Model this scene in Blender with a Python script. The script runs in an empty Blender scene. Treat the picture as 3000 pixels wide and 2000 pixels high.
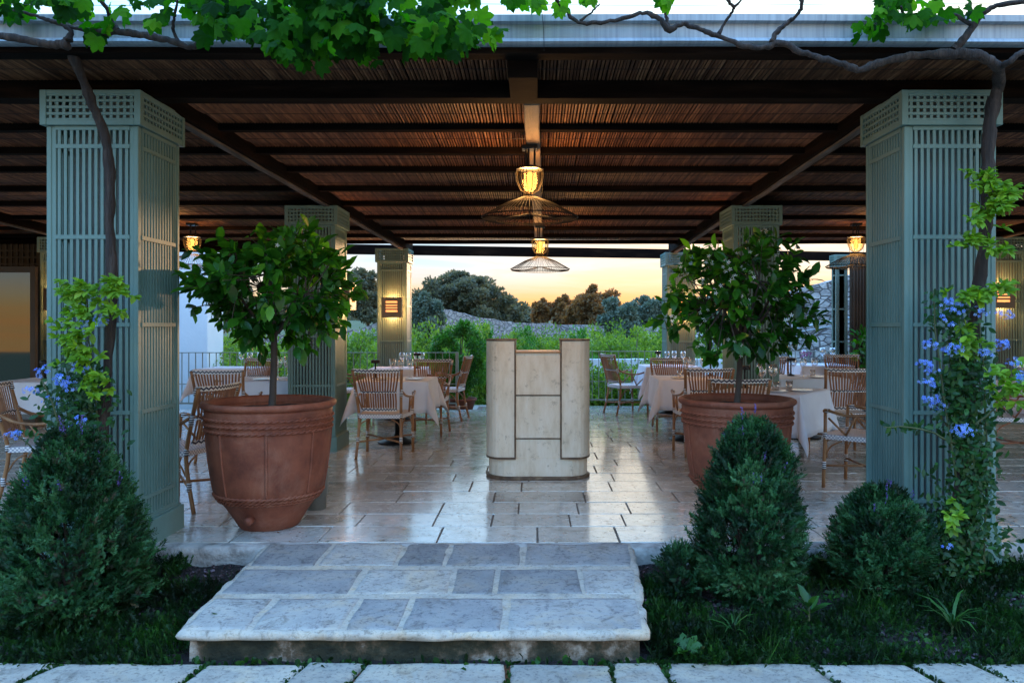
import bpy, math, random
import numpy as np
from mathutils import Vector, Matrix, noise
R = random.Random(7); RS = np.random.RandomState(5)
sc = bpy.context.scene; C = sc.collection
PI = math.pi
F, CX, CY, H = 2300., 1565., 950., 1.4
def P(x, y, d):            # photo measurement (3000 px wide) at a known distance -> metres
    return Vector(((x-CX)*d/F, d, H-(y-CY)*d/F))
SL = .035                  # roof falls away from the garden side
def roofz(d): return H+1.73-SL*d
def beamz(d): return H+1.61-SL*d

# ------------------------------------------------------------------ helpers
class MB:
    def __init__(s): s.v=[]; s.f=[]; s.m=[]
    def add(s, vs, fs, mi=0):
        b=len(s.v); s.v += [tuple(v) for v in vs]
        s.f += [tuple(b+i for i in f) for f in fs]; s.m += [mi]*len(fs)
    def box(s, x0,x1,y0,y1,z0,z1, mi=0):
        s.add([(x0,y0,z0),(x1,y0,z0),(x1,y1,z0),(x0,y1,z0),(x0,y0,z1),(x1,y0,z1),(x1,y1,z1),(x0,y1,z1)],
              [(0,3,2,1),(4,5,6,7),(0,1,5,4),(1,2,6,5),(2,3,7,6),(3,0,4,7)], mi)
    def obox(s, a, b, w, h, mi=0, up=Vector((0,0,1))):   # bar from a to b
        a=Vector(a); b=Vector(b); t=(b-a).normalized(); x=t.cross(up)
        if x.length<1e-4: x=t.cross(Vector((1,0,0)))
        x.normalize(); z=x.cross(t)
        vs=[]
        for p in (a,b):
            for sx,sz in ((-1,-1),(1,-1),(1,1),(-1,1)): vs.append(p+x*sx*w/2+z*sz*h/2)
        s.add(vs,[(0,1,2,3),(7,6,5,4),(0,4,5,1),(1,5,6,2),(2,6,7,3),(3,7,4,0)],mi)
    def tube(s, pts, rad, n=8, mi=0, cap=True):
        pts=[Vector(p) for p in pts]
        if not hasattr(rad,'__len__'): rad=[rad]*len(pts)
        vs=[]; fs=[]; prev=None
        for i,p in enumerate(pts):
            t=(pts[min(i+1,len(pts)-1)]-pts[max(i-1,0)])
            if t.length<1e-7: t=Vector((0,0,1))
            t.normalize()
            if prev is None:
                prev=t.cross(Vector((0,1,0))) if abs(t.y)<.9 else t.cross(Vector((1,0,0)))
            x=(prev-t*prev.dot(t)).normalized(); prev=x; y=t.cross(x)
            for k in range(n):
                a=2*PI*k/n; vs.append(p+(x*math.cos(a)+y*math.sin(a))*rad[i])
        for i in range(len(pts)-1):
            for k in range(n):
                k2=(k+1)%n; fs.append((i*n+k,i*n+k2,(i+1)*n+k2,(i+1)*n+k))
        if cap: fs.append(tuple(range(n-1,-1,-1))); fs.append(tuple(range((len(pts)-1)*n,len(pts)*n)))
        s.add(vs,fs,mi)
    def lathe(s, prof, n=24, c=(0,0,0), mi=0, wob=None):
        vs=[]; fs=[]
        for i,(r,z) in enumerate(prof):
            for k in range(n):
                a=2*PI*k/n; rr=r+(wob(a,i) if wob else 0)
                vs.append((c[0]+rr*math.cos(a),c[1]+rr*math.sin(a),c[2]+z))
        for i in range(len(prof)-1):
            for k in range(n):
                k2=(k+1)%n; fs.append((i*n+k,i*n+k2,(i+1)*n+k2,(i+1)*n+k))
        s.add(vs,fs,mi)
    def disc(s, c, r, n=24, mi=0):
        s.add([(c[0]+r*math.cos(2*PI*k/n),c[1]+r*math.sin(2*PI*k/n),c[2]) for k in range(n)],[tuple(range(n))],mi)
    def build(s, name, mats, parent=None, smooth=False, bevel=0, world=False, seg=2):
        me=bpy.data.meshes.new(name)
        off=Vector((0,0,0))
        if world and parent is not None:
            r=parent
            while r.parent: r=r.parent
            off=r.location
        me.from_pydata([(v[0]-off[0],v[1]-off[1],v[2]-off[2]) for v in s.v],[],s.f)
        if not isinstance(mats,(list,tuple)): mats=[mats]
        for m in mats: me.materials.append(m)
        if len(mats)>1: me.polygons.foreach_set('material_index',s.m)
        if smooth: me.polygons.foreach_set('use_smooth',[True]*len(me.polygons))
        me.update()
        o=bpy.data.objects.new(name,me); C.objects.link(o)
        if parent is not None: o.parent=parent
        if bevel:
            b=o.modifiers.new('bevel','BEVEL'); b.width=bevel; b.segments=seg; b.limit_method='ANGLE'; b.angle_limit=.6
        return o

def tag(o,label=None,cat=None,group=None,kind=None):
    if label: o['label']=label
    if cat: o['category']=cat
    if group: o['group']=group
    if kind: o['kind']=kind
    return o
def thing(name,label,cat,loc=(0,0,0),rz=0,group=None):
    o=bpy.data.objects.new(name,None); C.objects.link(o); o.empty_display_size=.1
    o.location=loc; o.rotation_euler=(0,0,rz); return tag(o,label,cat,group)
def kids(o): return [c for c in C.objects if c.parent is o]
def dup(o,parent=None,loc=None,rz=None,label=None,group=None,scale=None):
    c=o.copy(); C.objects.link(c)
    if parent is not None: c.parent=parent
    if loc is not None: c.location=loc
    if rz is not None: c.rotation_euler=(0,0,rz)
    if label: c['label']=label
    if group: c['group']=group
    if scale is not None: c.scale=scale if hasattr(scale,'__len__') else (scale,)*3
    for ch in kids(o): dup(ch,c)
    return c
def smooth_path(pts, sub=6, jit=0.):
    pts=[Vector(p) for p in pts]; out=[]
    for i in range(len(pts)-1):
        p0=pts[max(i-1,0)];p1=pts[i];p2=pts[i+1];p3=pts[min(i+2,len(pts)-1)]
        for k in range(sub):
            t=k/sub
            q=.5*((2*p1)+(p2-p0)*t+(2*p0-5*p1+4*p2-p3)*t*t+(3*p1-p0-3*p2+p3)*t**3)
            if jit: q=q+Vector((R.uniform(-jit,jit),R.uniform(-jit,jit),R.uniform(-jit,jit)))
            out.append(q)
    out.append(pts[-1]); return out
def lerp_r(r,n):
    return [float(np.interp(i/(n-1),np.linspace(0,1,len(r)),r)) for i in range(n)]

def scatter(name, tv, tf, Pn, D, N, S, mat, parent=None, rnd=None, extra=None, off=(0,0,0)):
    tv=np.array(tv,float); Pn=np.array(Pn,float); D=np.array(D,float); N=np.array(N,float); S=np.array(S,float)
    D/=np.linalg.norm(D,axis=1,keepdims=True)+1e-9
    X=np.cross(D,N); X/=np.linalg.norm(X,axis=1,keepdims=True)+1e-9
    Z=np.cross(X,D)
    if S.ndim==1: S=S[:,None]*np.ones((1,3))
    V=(Pn[:,None,:]+X[:,None,:]*(tv[None,:,0:1]*S[:,None,0:1])+D[:,None,:]*(tv[None,:,1:2]*S[:,None,1:2])
       +Z[:,None,:]*(tv[None,:,2:3]*S[:,None,2:3]))
    n=len(Pn); k=len(tv)
    V=V.reshape(-1,3)-np.array(off)
    lens=np.array([len(f) for f in tf]); flat=np.concatenate([np.array(f) for f in tf])
    idx=(flat[None,:]+(np.arange(n)*k)[:,None]).reshape(-1)
    tot=np.tile(lens,n)
    me=bpy.data.meshes.new(name)
    me.vertices.add(len(V)); me.vertices.foreach_set('co',V.astype(np.float32).ravel())
    me.loops.add(len(idx)); me.loops.foreach_set('vertex_index',idx.astype(np.int32))
    me.polygons.add(len(tot))
    st=np.concatenate([[0],np.cumsum(tot)[:-1]])
    me.polygons.foreach_set('loop_start',st.astype(np.int32))
    me.update(calc_edges=True)
    if rnd is None: rnd=RS.rand(n)
    at=me.attributes.new('rnd','FLOAT','POINT'); at.data.foreach_set('value',np.repeat(np.array(rnd),k).astype(np.float32))
    me.materials.append(mat)
    me.polygons.foreach_set('use_smooth',[True]*len(me.polygons))
    o=bpy.data.objects.new(name,me); C.objects.link(o)
    if parent is not None: o.parent=parent
    return o
def rndvec(n):
    v=RS.normal(size=(n,3)); return v/np.linalg.norm(v,axis=1,keepdims=True)

# ------------------------------------------------------------------ materials
def newmat(name):
    m=bpy.data.materials.new(name); m.use_nodes=True; nt=m.node_tree
    return m,nt,nt.nodes['Principled BSDF']
def ramp(nt,cols,pos=None):
    r=nt.nodes.new('ShaderNodeValToRGB'); e=r.color_ramp.elements
    pos=pos or [i/(len(cols)-1) for i in range(len(cols))]
    while len(e)<len(cols): e.new(.5)
    for i,(c,p) in enumerate(zip(cols,pos)): e[i].position=p; e[i].color=(*c,1)
    return r
def coords(nt,scale=(1,1,1),kind='Object'):
    tc=nt.nodes.new('ShaderNodeTexCoord'); mp=nt.nodes.new('ShaderNodeMapping')
    nt.links.new(tc.outputs[kind],mp.inputs['Vector']); mp.inputs['Scale'].default_value=scale
    return mp.outputs['Vector']
def tnoise(nt,vec,scale,detail=6,rough=.6,dist=0):
    n=nt.nodes.new('ShaderNodeTexNoise'); n.inputs['Scale'].default_value=scale; n.inputs['Detail'].default_value=detail
    n.inputs['Roughness'].default_value=rough; n.inputs['Distortion'].default_value=dist
    nt.links.new(vec,n.inputs['Vector']); return n.outputs['Fac']
def mixc(nt,fac,a,b,mode='MIX'):
    m=nt.nodes.new('ShaderNodeMix'); m.data_type='RGBA'; m.blend_type=mode
    for s,v in ((m.inputs[0],fac),(m.inputs[6],a),(m.inputs[7],b)):
        if hasattr(v,'is_output'): nt.links.new(v,s)
        elif hasattr(v,'__len__'): s.default_value=(*v,1)
        else: s.default_value=v
    return m.outputs[2]
def mathn(nt,op,a,b=0.):
    m=nt.nodes.new('ShaderNodeMath'); m.operation=op
    for s,v in ((m.inputs[0],a),(m.inputs[1],b)):
        if hasattr(v,'is_output'): nt.links.new(v,s)
        else: s.default_value=v
    return m.outputs[0]
def bumpn(nt,bs,h,strength=.4,dist=.01,prev=None):
    b=nt.nodes.new('ShaderNodeBump'); b.inputs['Strength'].default_value=strength; b.inputs['Distance'].default_value=dist
    nt.links.new(h,b.inputs['Height'])
    if prev is not None: nt.links.new(prev,b.inputs['Normal'])
    nt.links.new(b.outputs[0],bs.inputs['Normal']); return b.outputs[0]
def M(name,cols,scale=6,rough=.7,bump=.3,bscale=60,bdist=.004,stretch=(1,1,1),metal=0,detail=7,pos=None,rvar=.12,spec=.5,dist=0):
    m,nt,bs=newmat(name); v=coords(nt,stretch)
    f=tnoise(nt,v,scale,detail,.62,dist); r=ramp(nt,cols,pos or ([.28+.44*i/(len(cols)-1) for i in range(len(cols))] if len(cols)>1 else [0]))
    nt.links.new(f,r.inputs[0]); nt.links.new(r.outputs[0],bs.inputs['Base Color'])
    f2=tnoise(nt,v,bscale,5)
    rr=nt.nodes.new('ShaderNodeMapRange'); rr.inputs[3].default_value=max(0,rough-rvar); rr.inputs[4].default_value=min(1,rough+rvar)
    nt.links.new(f,rr.inputs[0]); nt.links.new(rr.outputs[0],bs.inputs['Roughness'])
    bs.inputs['Metallic'].default_value=metal; bs.inputs['Specular IOR Level'].default_value=spec
    if bump: bumpn(nt,bs,f2,bump,bdist)
    return m
def leafmat(name,cols,trans=.35,rough=.45,tcol=None,spec=.4):
    m,nt,bs=newmat(name)
    a=nt.nodes.new('ShaderNodeAttribute'); a.attribute_name='rnd'
    r=ramp(nt,cols); nt.links.new(a.outputs['Fac'],r.inputs[0])
    v=coords(nt); f=tnoise(nt,v,35,3)
    rr=nt.nodes.new('ShaderNodeMapRange'); rr.inputs[3].default_value=.75; rr.inputs[4].default_value=1.25
    nt.links.new(f,rr.inputs[0])
    c=mixc(nt,1.,r.outputs[0],rr.outputs[0],'MULTIPLY')
    nt.links.new(c,bs.inputs['Base Color']); bs.inputs['Roughness'].default_value=rough; bs.inputs['Specular IOR Level'].default_value=spec
    t=nt.nodes.new('ShaderNodeBsdfTranslucent')
    c2=mixc(nt,1.,c,tcol or (1.6,1.7,.7),'MULTIPLY'); nt.links.new(c2,t.inputs[0])
    mx=nt.nodes.new('ShaderNodeMixShader'); mx.inputs[0].default_value=trans
    nt.links.new(bs.outputs[0],mx.inputs[1]); nt.links.new(t.outputs[0],mx.inputs[2])
    nt.links.new(mx.outputs[0],nt.nodes['Material Output'].inputs[0]); return m
def emis(name,col,st):
    m,nt,bs=newmat(name); bs.inputs['Base Color'].default_value=(*col,1)
    bs.inputs['Emission Color'].default_value=(*col,1); bs.inputs['Emission Strength'].default_value=st; return m
def glassmat(name,tint=(1,1,1),rough=.02,k=.9):
    m=bpy.data.materials.new(name); m.use_nodes=True; nt=m.node_tree; nt.nodes.remove(nt.nodes['Principled BSDF'])
    tr=nt.nodes.new('ShaderNodeBsdfTransparent'); tr.inputs[0].default_value=(*tint,1)
    gl=nt.nodes.new('ShaderNodeBsdfGlossy'); gl.inputs[0].default_value=(*tint,1); gl.inputs['Roughness'].default_value=rough
    lw=nt.nodes.new('ShaderNodeLayerWeight'); lw.inputs[0].default_value=.35
    mx=nt.nodes.new('ShaderNodeMixShader'); nt.links.new(mathn(nt,'ADD',mathn(nt,'MULTIPLY',lw.outputs['Facing'],k),.06 if k>.1 else .02),mx.inputs[0])
    nt.links.new(tr.outputs[0],mx.inputs[1]); nt.links.new(gl.outputs[0],mx.inputs[2]); nt.links.new(mx.outputs[0],nt.nodes['Material Output'].inputs[0]); return m

m_paint=M('sage_paint',[(.085,.160,.142),(.125,.222,.198),(.155,.262,.232)],2.2,.5,.2,70,.003,stretch=(1,1,.35),pos=[.30,.5,.72])
m_paintcore=M('pale_core',[(.10,.125,.125),(.19,.21,.215)],4,.75,.2,60)
m_fascia=M('fascia_metal',[(.42,.46,.47),(.52,.56,.57),(.60,.62,.62)],2.2,.42,.1,30,.003,stretch=(1,1,.6),metal=.25)
# streaky gutter: vertical drip marks
def mk_gutter():
    m,nt,bs=newmat('gutter_metal'); v=coords(nt,(1,1,1)); v2=coords(nt,(14,1,.25))
    a=tnoise(nt,v,1.5,5); b=tnoise(nt,v2,3,6)
    r=ramp(nt,[(.24,.27,.30),(.34,.38,.41),(.42,.46,.48)],[.3,.5,.7]); nt.links.new(b,r.inputs[0])
    r2=ramp(nt,[(.75,.75,.75),(1,1,1)],[.35,.6]); nt.links.new(a,r2.inputs[0])
    nt.links.new(mixc(nt,1.,r.outputs[0],r2.outputs[0],'MULTIPLY'),bs.inputs['Base Color'])
    bs.inputs['Metallic'].default_value=.2; bs.inputs['Roughness'].default_value=.45; return m
m_gutter=mk_gutter()
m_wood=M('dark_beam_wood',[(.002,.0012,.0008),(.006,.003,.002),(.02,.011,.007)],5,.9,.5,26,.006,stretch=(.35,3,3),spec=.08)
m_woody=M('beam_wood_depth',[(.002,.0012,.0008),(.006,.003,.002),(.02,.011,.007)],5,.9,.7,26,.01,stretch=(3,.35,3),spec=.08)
m_lit_edge=M('lit_underside_tone',[(.05,.042,.036),(.12,.105,.09),(.22,.20,.18)],5,.9,.7,26,.01,stretch=(3,.35,3),spec=.2)  # beam wood lightened to grey: light on the underside put into the colour
def mk_reed():
    m,nt,bs=newmat('reed'); v=coords(nt,(55,.9,1)); v2=coords(nt,(1,1,1)); v3=coords(nt,(60,6,1))
    a=tnoise(nt,v,1,3,.7); b=tnoise(nt,v2,1.3,4); c=tnoise(nt,v3,1.2,4)
    r=ramp(nt,[(.03,.011,.005),(.14,.052,.022),(.28,.122,.054),(.48,.26,.135)],[.3,.45,.58,.75]); nt.links.new(a,r.inputs[0])
    r2=ramp(nt,[(.5,.5,.5),(1,1,1),(1.15,1.1,1.0)],[.3,.5,.7]); nt.links.new(b,r2.inputs[0])
    col=mixc(nt,1.,r.outputs[0],r2.outputs[0],'MULTIPLY')
    r3=ramp(nt,[(.45,.42,.4),(1,1,1)],[.36,.5]); nt.links.new(c,r3.inputs[0])
    nt.links.new(mixc(nt,1.,col,r3.outputs[0],'MULTIPLY'),bs.inputs['Base Color']); bs.inputs['Roughness'].default_value=.6
    bumpn(nt,bs,c,.4,.003); return m
m_reed=mk_reed()
m_black=M('black_metal',[(.012,.012,.013),(.02,.02,.022)],10,.4,.1,60,metal=.5)
m_wire=M('wire_metal',[(.006,.005,.004),(.014,.011,.009)],10,.6,0,60,spec=.2)
m_rattan=M('rattan_cane',[(.15,.062,.022),(.27,.125,.048),(.40,.21,.09)],14,.42,.3,70,stretch=(1,1,.3))
m_slat=M('rattan_slat',[(.12,.045,.018),(.23,.092,.038),(.36,.17,.08)],16,.45,.3,80,stretch=(1,1,.25))
m_rattan_red=M('rattan_red',[(.16,.05,.025),(.28,.10,.045),(.36,.15,.07)],14,.42,.3,70,stretch=(1,1,.3))
def mk_weave(name,sx,sz,dark=(.012,.016,.05),light=(.72,.72,.70),diag=True):
    m,nt,bs=newmat(name); v=coords(nt)
    sep=nt.nodes.new('ShaderNodeSeparateXYZ'); nt.links.new(v,sep.inputs[0])
    xy=mathn(nt,'ADD',sep.outputs[0],mathn(nt,'MULTIPLY',sep.outputs[1],1.0))
    a=mathn(nt,'MULTIPLY',xy,sx)
    tri=mathn(nt,'PINGPONG',a,.5)
    b=mathn(nt,'MULTIPLY',sep.outputs[2],sz)
    s=mathn(nt,'ADD',tri if diag else 0.,b); s=mathn(nt,'FRACT',s)
    g=mathn(nt,'GREATER_THAN',s,.5)
    nt.links.new(mixc(nt,g,light,dark),bs.inputs['Base Color']); bs.inputs['Roughness'].default_value=.45
    bumpn(nt,bs,g,.5,.002); return m
m_band=mk_weave('woven_band',28,32)
m_wrap=mk_weave('cane_wrapping',0,60,diag=False)
def mk_seat():
    m,nt,bs=newmat('woven_seat'); v=coords(nt,(1,1,1))
    c1=nt.nodes.new('ShaderNodeTexChecker'); c1.inputs['Scale'].default_value=70; nt.links.new(v,c1.inputs[0])
    nt.links.new(mixc(nt,c1.outputs['Fac'],(.80,.78,.76),(.34,.35,.42)),bs.inputs['Base Color']); bs.inputs['Roughness'].default_value=.5
    bumpn(nt,bs,c1.outputs['Fac'],.4,.002); return m
m_seat=mk_seat()
m_cloth=M('white_linen',[(.64,.68,.77),(.71,.75,.84),(.76,.80,.88)],3,.85,.15,220,.001)
def mk_terra():
    m,nt,bs=newmat('terracotta'); v=coords(nt); v2=coords(nt,(1,1,.8))
    n=tnoise(nt,v,5,8,.65); r=ramp(nt,[(.13,.030,.013),(.20,.052,.023),(.26,.076,.035)],[.3,.5,.7]); nt.links.new(n,r.inputs[0])
    b=tnoise(nt,v2,3.2,9,.75,.7); rb=ramp(nt,[(0,0,0),(.30,.30,.30)],[.52,.75]); nt.links.new(b,rb.inputs[0])
    c=mixc(nt,rb.outputs[0],r.outputs[0],(.46,.27,.18))
    d=tnoise(nt,v2,6,8,.8); rd=ramp(nt,[(.68,.64,.62),(1,1,1)],[.33,.50]); nt.links.new(d,rd.inputs[0])
    nt.links.new(mixc(nt,1.,c,rd.outputs[0],'MULTIPLY'),bs.inputs['Base Color']); bs.inputs['Roughness'].default_value=.72
    b1=bumpn(nt,bs,tnoise(nt,v,60,5),.3,.003); bumpn(nt,bs,n,.3,.01,b1); return m
m_terra=mk_terra()
m_terra_plain=M('terracotta_plain',[(.15,.045,.022),(.215,.070,.036),(.27,.095,.052),(.36,.17,.115)],4,.72,.35,60,.004,pos=[.25,.45,.6,.8])
m_soil=M('soil_mulch',[(.006,.004,.004),(.018,.011,.010),(.04,.024,.022)],22,.95,1.,50,.03)
m_bark=M('vine_bark',[(.012,.008,.007),(.032,.022,.018),(.085,.062,.05)],10,.9,1.,24,.02,stretch=(2.5,2.5,.35))
m_trunk=M('citrus_bark',[(.035,.024,.018),(.075,.055,.042)],12,.85,.6,40,.005,stretch=(1,1,.4))
m_olivebark=M('grey_bark',[(.08,.065,.05),(.16,.13,.10)],5,.9,.6,20)
m_plate=M('china',[(.7,.7,.7),(.76,.76,.76)],5,.2,0)
m_glass=glassmat('clear_glass'); 
m_amber=glassmat('smoked_glass',(1,.86,.62),.05,.05)
m_bulb=emis('lit_bulb',(1,.46,.12),.55)
m_louv=emis('lit_louvre',(1,.36,.11),.36)
m_steel=M('rail_paint',[(.20,.25,.22),(.26,.31,.28)],6,.45,.1,50,metal=.3)
m_rosew=M('white_render',[(.62,.65,.68),(.72,.74,.76)],1.5,.85,.4,25,.01)
m_darkwall=M('dark_house_wall',[(.05,.035,.022),(.09,.065,.042)],2,.8,.3,30)
m_zinc=M('zinc',[(.22,.24,.22),(.32,.34,.32)],7,.45,.1,40,metal=.6)

# stones
def mk_tile():
    m,nt,bs=newmat('polished_travertine'); v=coords(nt)
    a=nt.nodes.new('ShaderNodeAttribute'); a.attribute_name='rnd'
    off=nt.nodes.new('ShaderNodeVectorMath'); off.operation='ADD'; nt.links.new(v,off.inputs[0])
    cmb=nt.nodes.new('ShaderNodeCombineXYZ'); nt.links.new(mathn(nt,'MULTIPLY',a.outputs['Fac'],37.),cmb.inputs[2]); nt.links.new(cmb.outputs[0],off.inputs[1])
    vv=off.outputs[0]
    base=ramp(nt,[(.41,.38,.335),(.52,.50,.45),(.62,.61,.56),(.48,.47,.43)]); nt.links.new(a.outputs['Fac'],base.inputs[0])
    n1=tnoise(nt,vv,3.5,8,.65,1.2); r1=ramp(nt,[(.62,.55,.48),(1,1,1),(1.12,1.08,1.02)],[.32,.5,.68]); nt.links.new(n1,r1.inputs[0])
    c=mixc(nt,1.,base.outputs[0],r1.outputs[0],'MULTIPLY')
    n2=tnoise(nt,vv,26,6,.7); r2=ramp(nt,[(.35,.27,.2),(1,1,1)],[.34,.42]); nt.links.new(n2,r2.inputs[0])
    c=mixc(nt,1.,c,r2.outputs[0],'MULTIPLY'); nt.links.new(c,bs.inputs['Base Color'])
    rr=nt.nodes.new('ShaderNodeMapRange'); rr.inputs[1].default_value=.3; rr.inputs[2].default_value=.7; rr.inputs[3].default_value=.12; rr.inputs[4].default_value=.34
    n3=tnoise(nt,vv,6,6,.7); nt.links.new(n3,rr.inputs[0]); nt.links.new(rr.outputs[0],bs.inputs['Roughness'])
    bs.inputs['Specular IOR Level'].default_value=.75; bs.inputs['Coat Weight'].default_value=.7; bs.inputs['Coat Roughness'].default_value=.11
    b1=bumpn(nt,bs,r2.outputs[0],.35,.003); bumpn(nt,bs,tnoise(nt,vv,2.6,4),.3,.02,b1); return m
m_tile=mk_tile()
def mk_stone(name,cols,scale=5,rough=.8,pits=(.5,.5,.55)):
    m,nt,bs=newmat(name); v=coords(nt)
    a=nt.nodes.new('ShaderNodeAttribute'); a.attribute_name='rnd'
    base=ramp(nt,cols); nt.links.new(a.outputs['Fac'],base.inputs[0])
    n1=tnoise(nt,v,scale,9,.68,.6); r1=ramp(nt,[(.68,.68,.70),(.95,.95,.95),(1.18,1.14,1.06)],[.30,.5,.70]); nt.links.new(n1,r1.inputs[0])
    c=mixc(nt,1.,base.outputs[0],r1.outputs[0],'MULTIPLY')
    n3=tnoise(nt,v,scale*.55,6,.7,1.); r3=ramp(nt,[(0,0,0),(.75,.75,.75)],[.50,.66]); nt.links.new(n3,r3.inputs[0])
    c=mixc(nt,r3.outputs[0],c,mixc(nt,1.,c,(1.18,1.0,.80),'MULTIPLY'))
    n4=tnoise(nt,v,scale*2.2,7,.75,.8); r4=ramp(nt,[(.62,.60,.58),(1,1,1)],[.36,.46]); nt.links.new(n4,r4.inputs[0]); c=mixc(nt,1.,c,r4.outputs[0],'MULTIPLY')
    n2=tnoise(nt,v,scale*9,7,.75); r2=ramp(nt,[pits,(1,1,1)],[.38,.47]); nt.links.new(n2,r2.inputs[0])
    c=mixc(nt,1.,c,r2.outputs[0],'MULTIPLY'); nt.links.new(c,bs.inputs['Base Color'])
    bs.inputs['Roughness'].default_value=rough
    b1=bumpn(nt,bs,n2,.55,.008); bumpn(nt,bs,tnoise(nt,v,scale*1.5,5),.4,.02,b1); return m
m_slab=mk_stone('worn_limestone',[(.23,.22,.21),(.32,.30,.28),(.42,.385,.34),(.50,.445,.38)],4)
m_mortar=mk_stone('pale_mortar',[(.41,.36,.30),(.50,.43,.35)],7,.9,(.7,.68,.66))
m_pave=mk_stone('old_paving',[(.33,.29,.24),(.42,.36,.29),(.48,.41,.33)],5)
m_riser=M('mossy_riser',[(.012,.014,.006),(.035,.032,.015),(.11,.075,.045),(.42,.35,.28)],6,.9,.8,22,.03,detail=9,pos=[.38,.48,.55,.66])
m_kerb=M('rough_kerb',[(.10,.08,.065),(.36,.33,.30),(.52,.49,.45)],8,.9,.8,22,.02)
def mk_drystone(name,a=(.17,.16,.17),b=(.42,.39,.38),sc_=3.2,mort=(.05,.045,.045)):
    m,nt,bs=newmat(name); v=coords(nt,(1,1,1.7))
    vo=nt.nodes.new('ShaderNodeTexVoronoi'); vo.feature='DISTANCE_TO_EDGE'; vo.inputs['Scale'].default_value=sc_; nt.links.new(v,vo.inputs['Vector'])
    vc=nt.nodes.new('ShaderNodeTexVoronoi'); vc.inputs['Scale'].default_value=sc_; nt.links.new(v,vc.inputs['Vector'])
    r=ramp(nt,[a,b]); nt.links.new(mathn(nt,'MULTIPLY',vc.outputs['Color'],1.),r.inputs[0])
    n=tnoise(nt,v,9,6); rn=ramp(nt,[(.6,.6,.62),(1.2,1.2,1.15)],[.35,.65]); nt.links.new(n,rn.inputs[0])
    c=mixc(nt,1.,r.outputs[0],rn.outputs[0],'MULTIPLY')
    e=ramp(nt,[(0,0,0),(1,1,1)],[.02,.09]); nt.links.new(vo.outputs['Distance'],e.inputs[0])
    nt.links.new(mixc(nt,e.outputs[0],mort,c),bs.inputs['Base Color']); bs.inputs['Roughness'].default_value=.9
    b1=bumpn(nt,bs,e.outputs[0],.8,.05); bumpn(nt,bs,n,.5,.02,b1); return m
m_dry=mk_drystone('dry_stone',(.27,.25,.255),(.40,.38,.385),3.6,(.17,.16,.165)); m_dry2=mk_drystone('rubble_stone',(.16,.14,.14),(.60,.56,.54),5,(.13,.11,.105))
m_grassland=M('dry_grassland',[(.035,.055,.02),(.06,.085,.03),(.12,.12,.055)],.7,.95,.6,4,.1)

def mk_cream():
    m,nt,bs=newmat('worn_cream_paint'); v=coords(nt); v2=coords(nt,(6,6,1.6))
    n1=tnoise(nt,v2,2,7,.7); r1=ramp(nt,[(.60,.50,.36),(.72,.63,.49),(.78,.71,.59)],[.3,.48,.65]); nt.links.new(n1,r1.inputs[0])
    n2=tnoise(nt,v,11,10,.8,.2); r2=ramp(nt,[(0,0,0),(1,1,1)],[.30,.44]); nt.links.new(n2,r2.inputs[0])
    c=mixc(nt,r2.outputs[0],(.30,.24,.16),r1.outputs[0]); nt.links.new(c,bs.inputs['Base Color'])
    bs.inputs['Roughness'].default_value=.5; bumpn(nt,bs,n2,.3,.004); return m
m_cream=mk_cream()
m_trim=M('worn_brown_edge',[(.05,.03,.018),(.12,.075,.045),(.26,.19,.12)],14,.6,.4,60)
m_copper=M('ledge_wood',[(.36,.20,.10),(.50,.31,.17)],10,.35,.1,40)

# foliage
m_vine=leafmat('grape_leaf',[(.005,.030,.004),(.011,.062,.006),(.026,.115,.008),(.085,.23,.012)],.52,.75,(1.6,2.4,.30),.08)
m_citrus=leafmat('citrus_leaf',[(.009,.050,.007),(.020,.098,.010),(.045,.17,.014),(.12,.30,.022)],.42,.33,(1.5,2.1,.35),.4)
m_blossom=leafmat('blossom',[(.75,.75,.70),(.85,.85,.82)],.2,.6,(1,1,1))
m_lav=leafmat('lavender_leaf',[(.004,.026,.007),(.010,.060,.015),(.024,.105,.028),(.075,.19,.07)],.2,.6,(1.2,1.5,.7))
m_dryt=leafmat('dry_twig',[(.025,.022,.012),(.05,.045,.022),(.09,.085,.045)],.1,.8,(1,1,1))
m_lavf=leafmat('lavender_flower',[(.07,.05,.20),(.14,.10,.32)],.2,.7,(1,1,1))
m_cover=leafmat('ground_cover_leaf',[(.002,.011,.002),(.006,.028,.004),(.013,.062,.006),(.038,.13,.012)],.3,.6,(1.3,1.7,.5))
m_lime=leafmat('lime_leaf',[(.07,.18,.010),(.15,.30,.018),(.26,.44,.03)],.4,.5,(1.3,1.5,.4))
m_plum=leafmat('plumbago_leaf',[(.008,.04,.008),(.015,.07,.012),(.035,.12,.018)],.3,.5,(1.3,1.7,.5))
m_blue=leafmat('blue_petal',[(.10,.20,.72),(.17,.32,.86),(.34,.50,.92)],.3,.6,(1,1,1.05))
m_stem=M('green_stem',[(.03,.05,.015),(.08,.09,.03)],8,.7,.2,50)
m_orch=leafmat('orchard_leaf',[(.045,.10,.016),(.095,.19,.025),(.18,.30,.04),(.32,.42,.08)],.5,.5,(1.55,1.5,.5))
m_box=leafmat('box_leaf',[(.022,.095,.014),(.05,.18,.022),(.11,.30,.035)],.35,.5,(1.3,1.6,.5))
m_oak=leafmat('oak_leaf',[(.06,.074,.052),(.125,.14,.092),(.24,.235,.155)],.45,.6,(1.8,1.3,.7))
m_olive=leafmat('olive_leaf',[(.06,.10,.08),(.12,.17,.13),(.22,.27,.21)],.3,.55,(1.4,1.2,.8))
m_far=leafmat('far_leaf',[(.11,.085,.04),(.19,.14,.065),(.28,.20,.10)],.55,.6,(2.2,1.1,.45))

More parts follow.
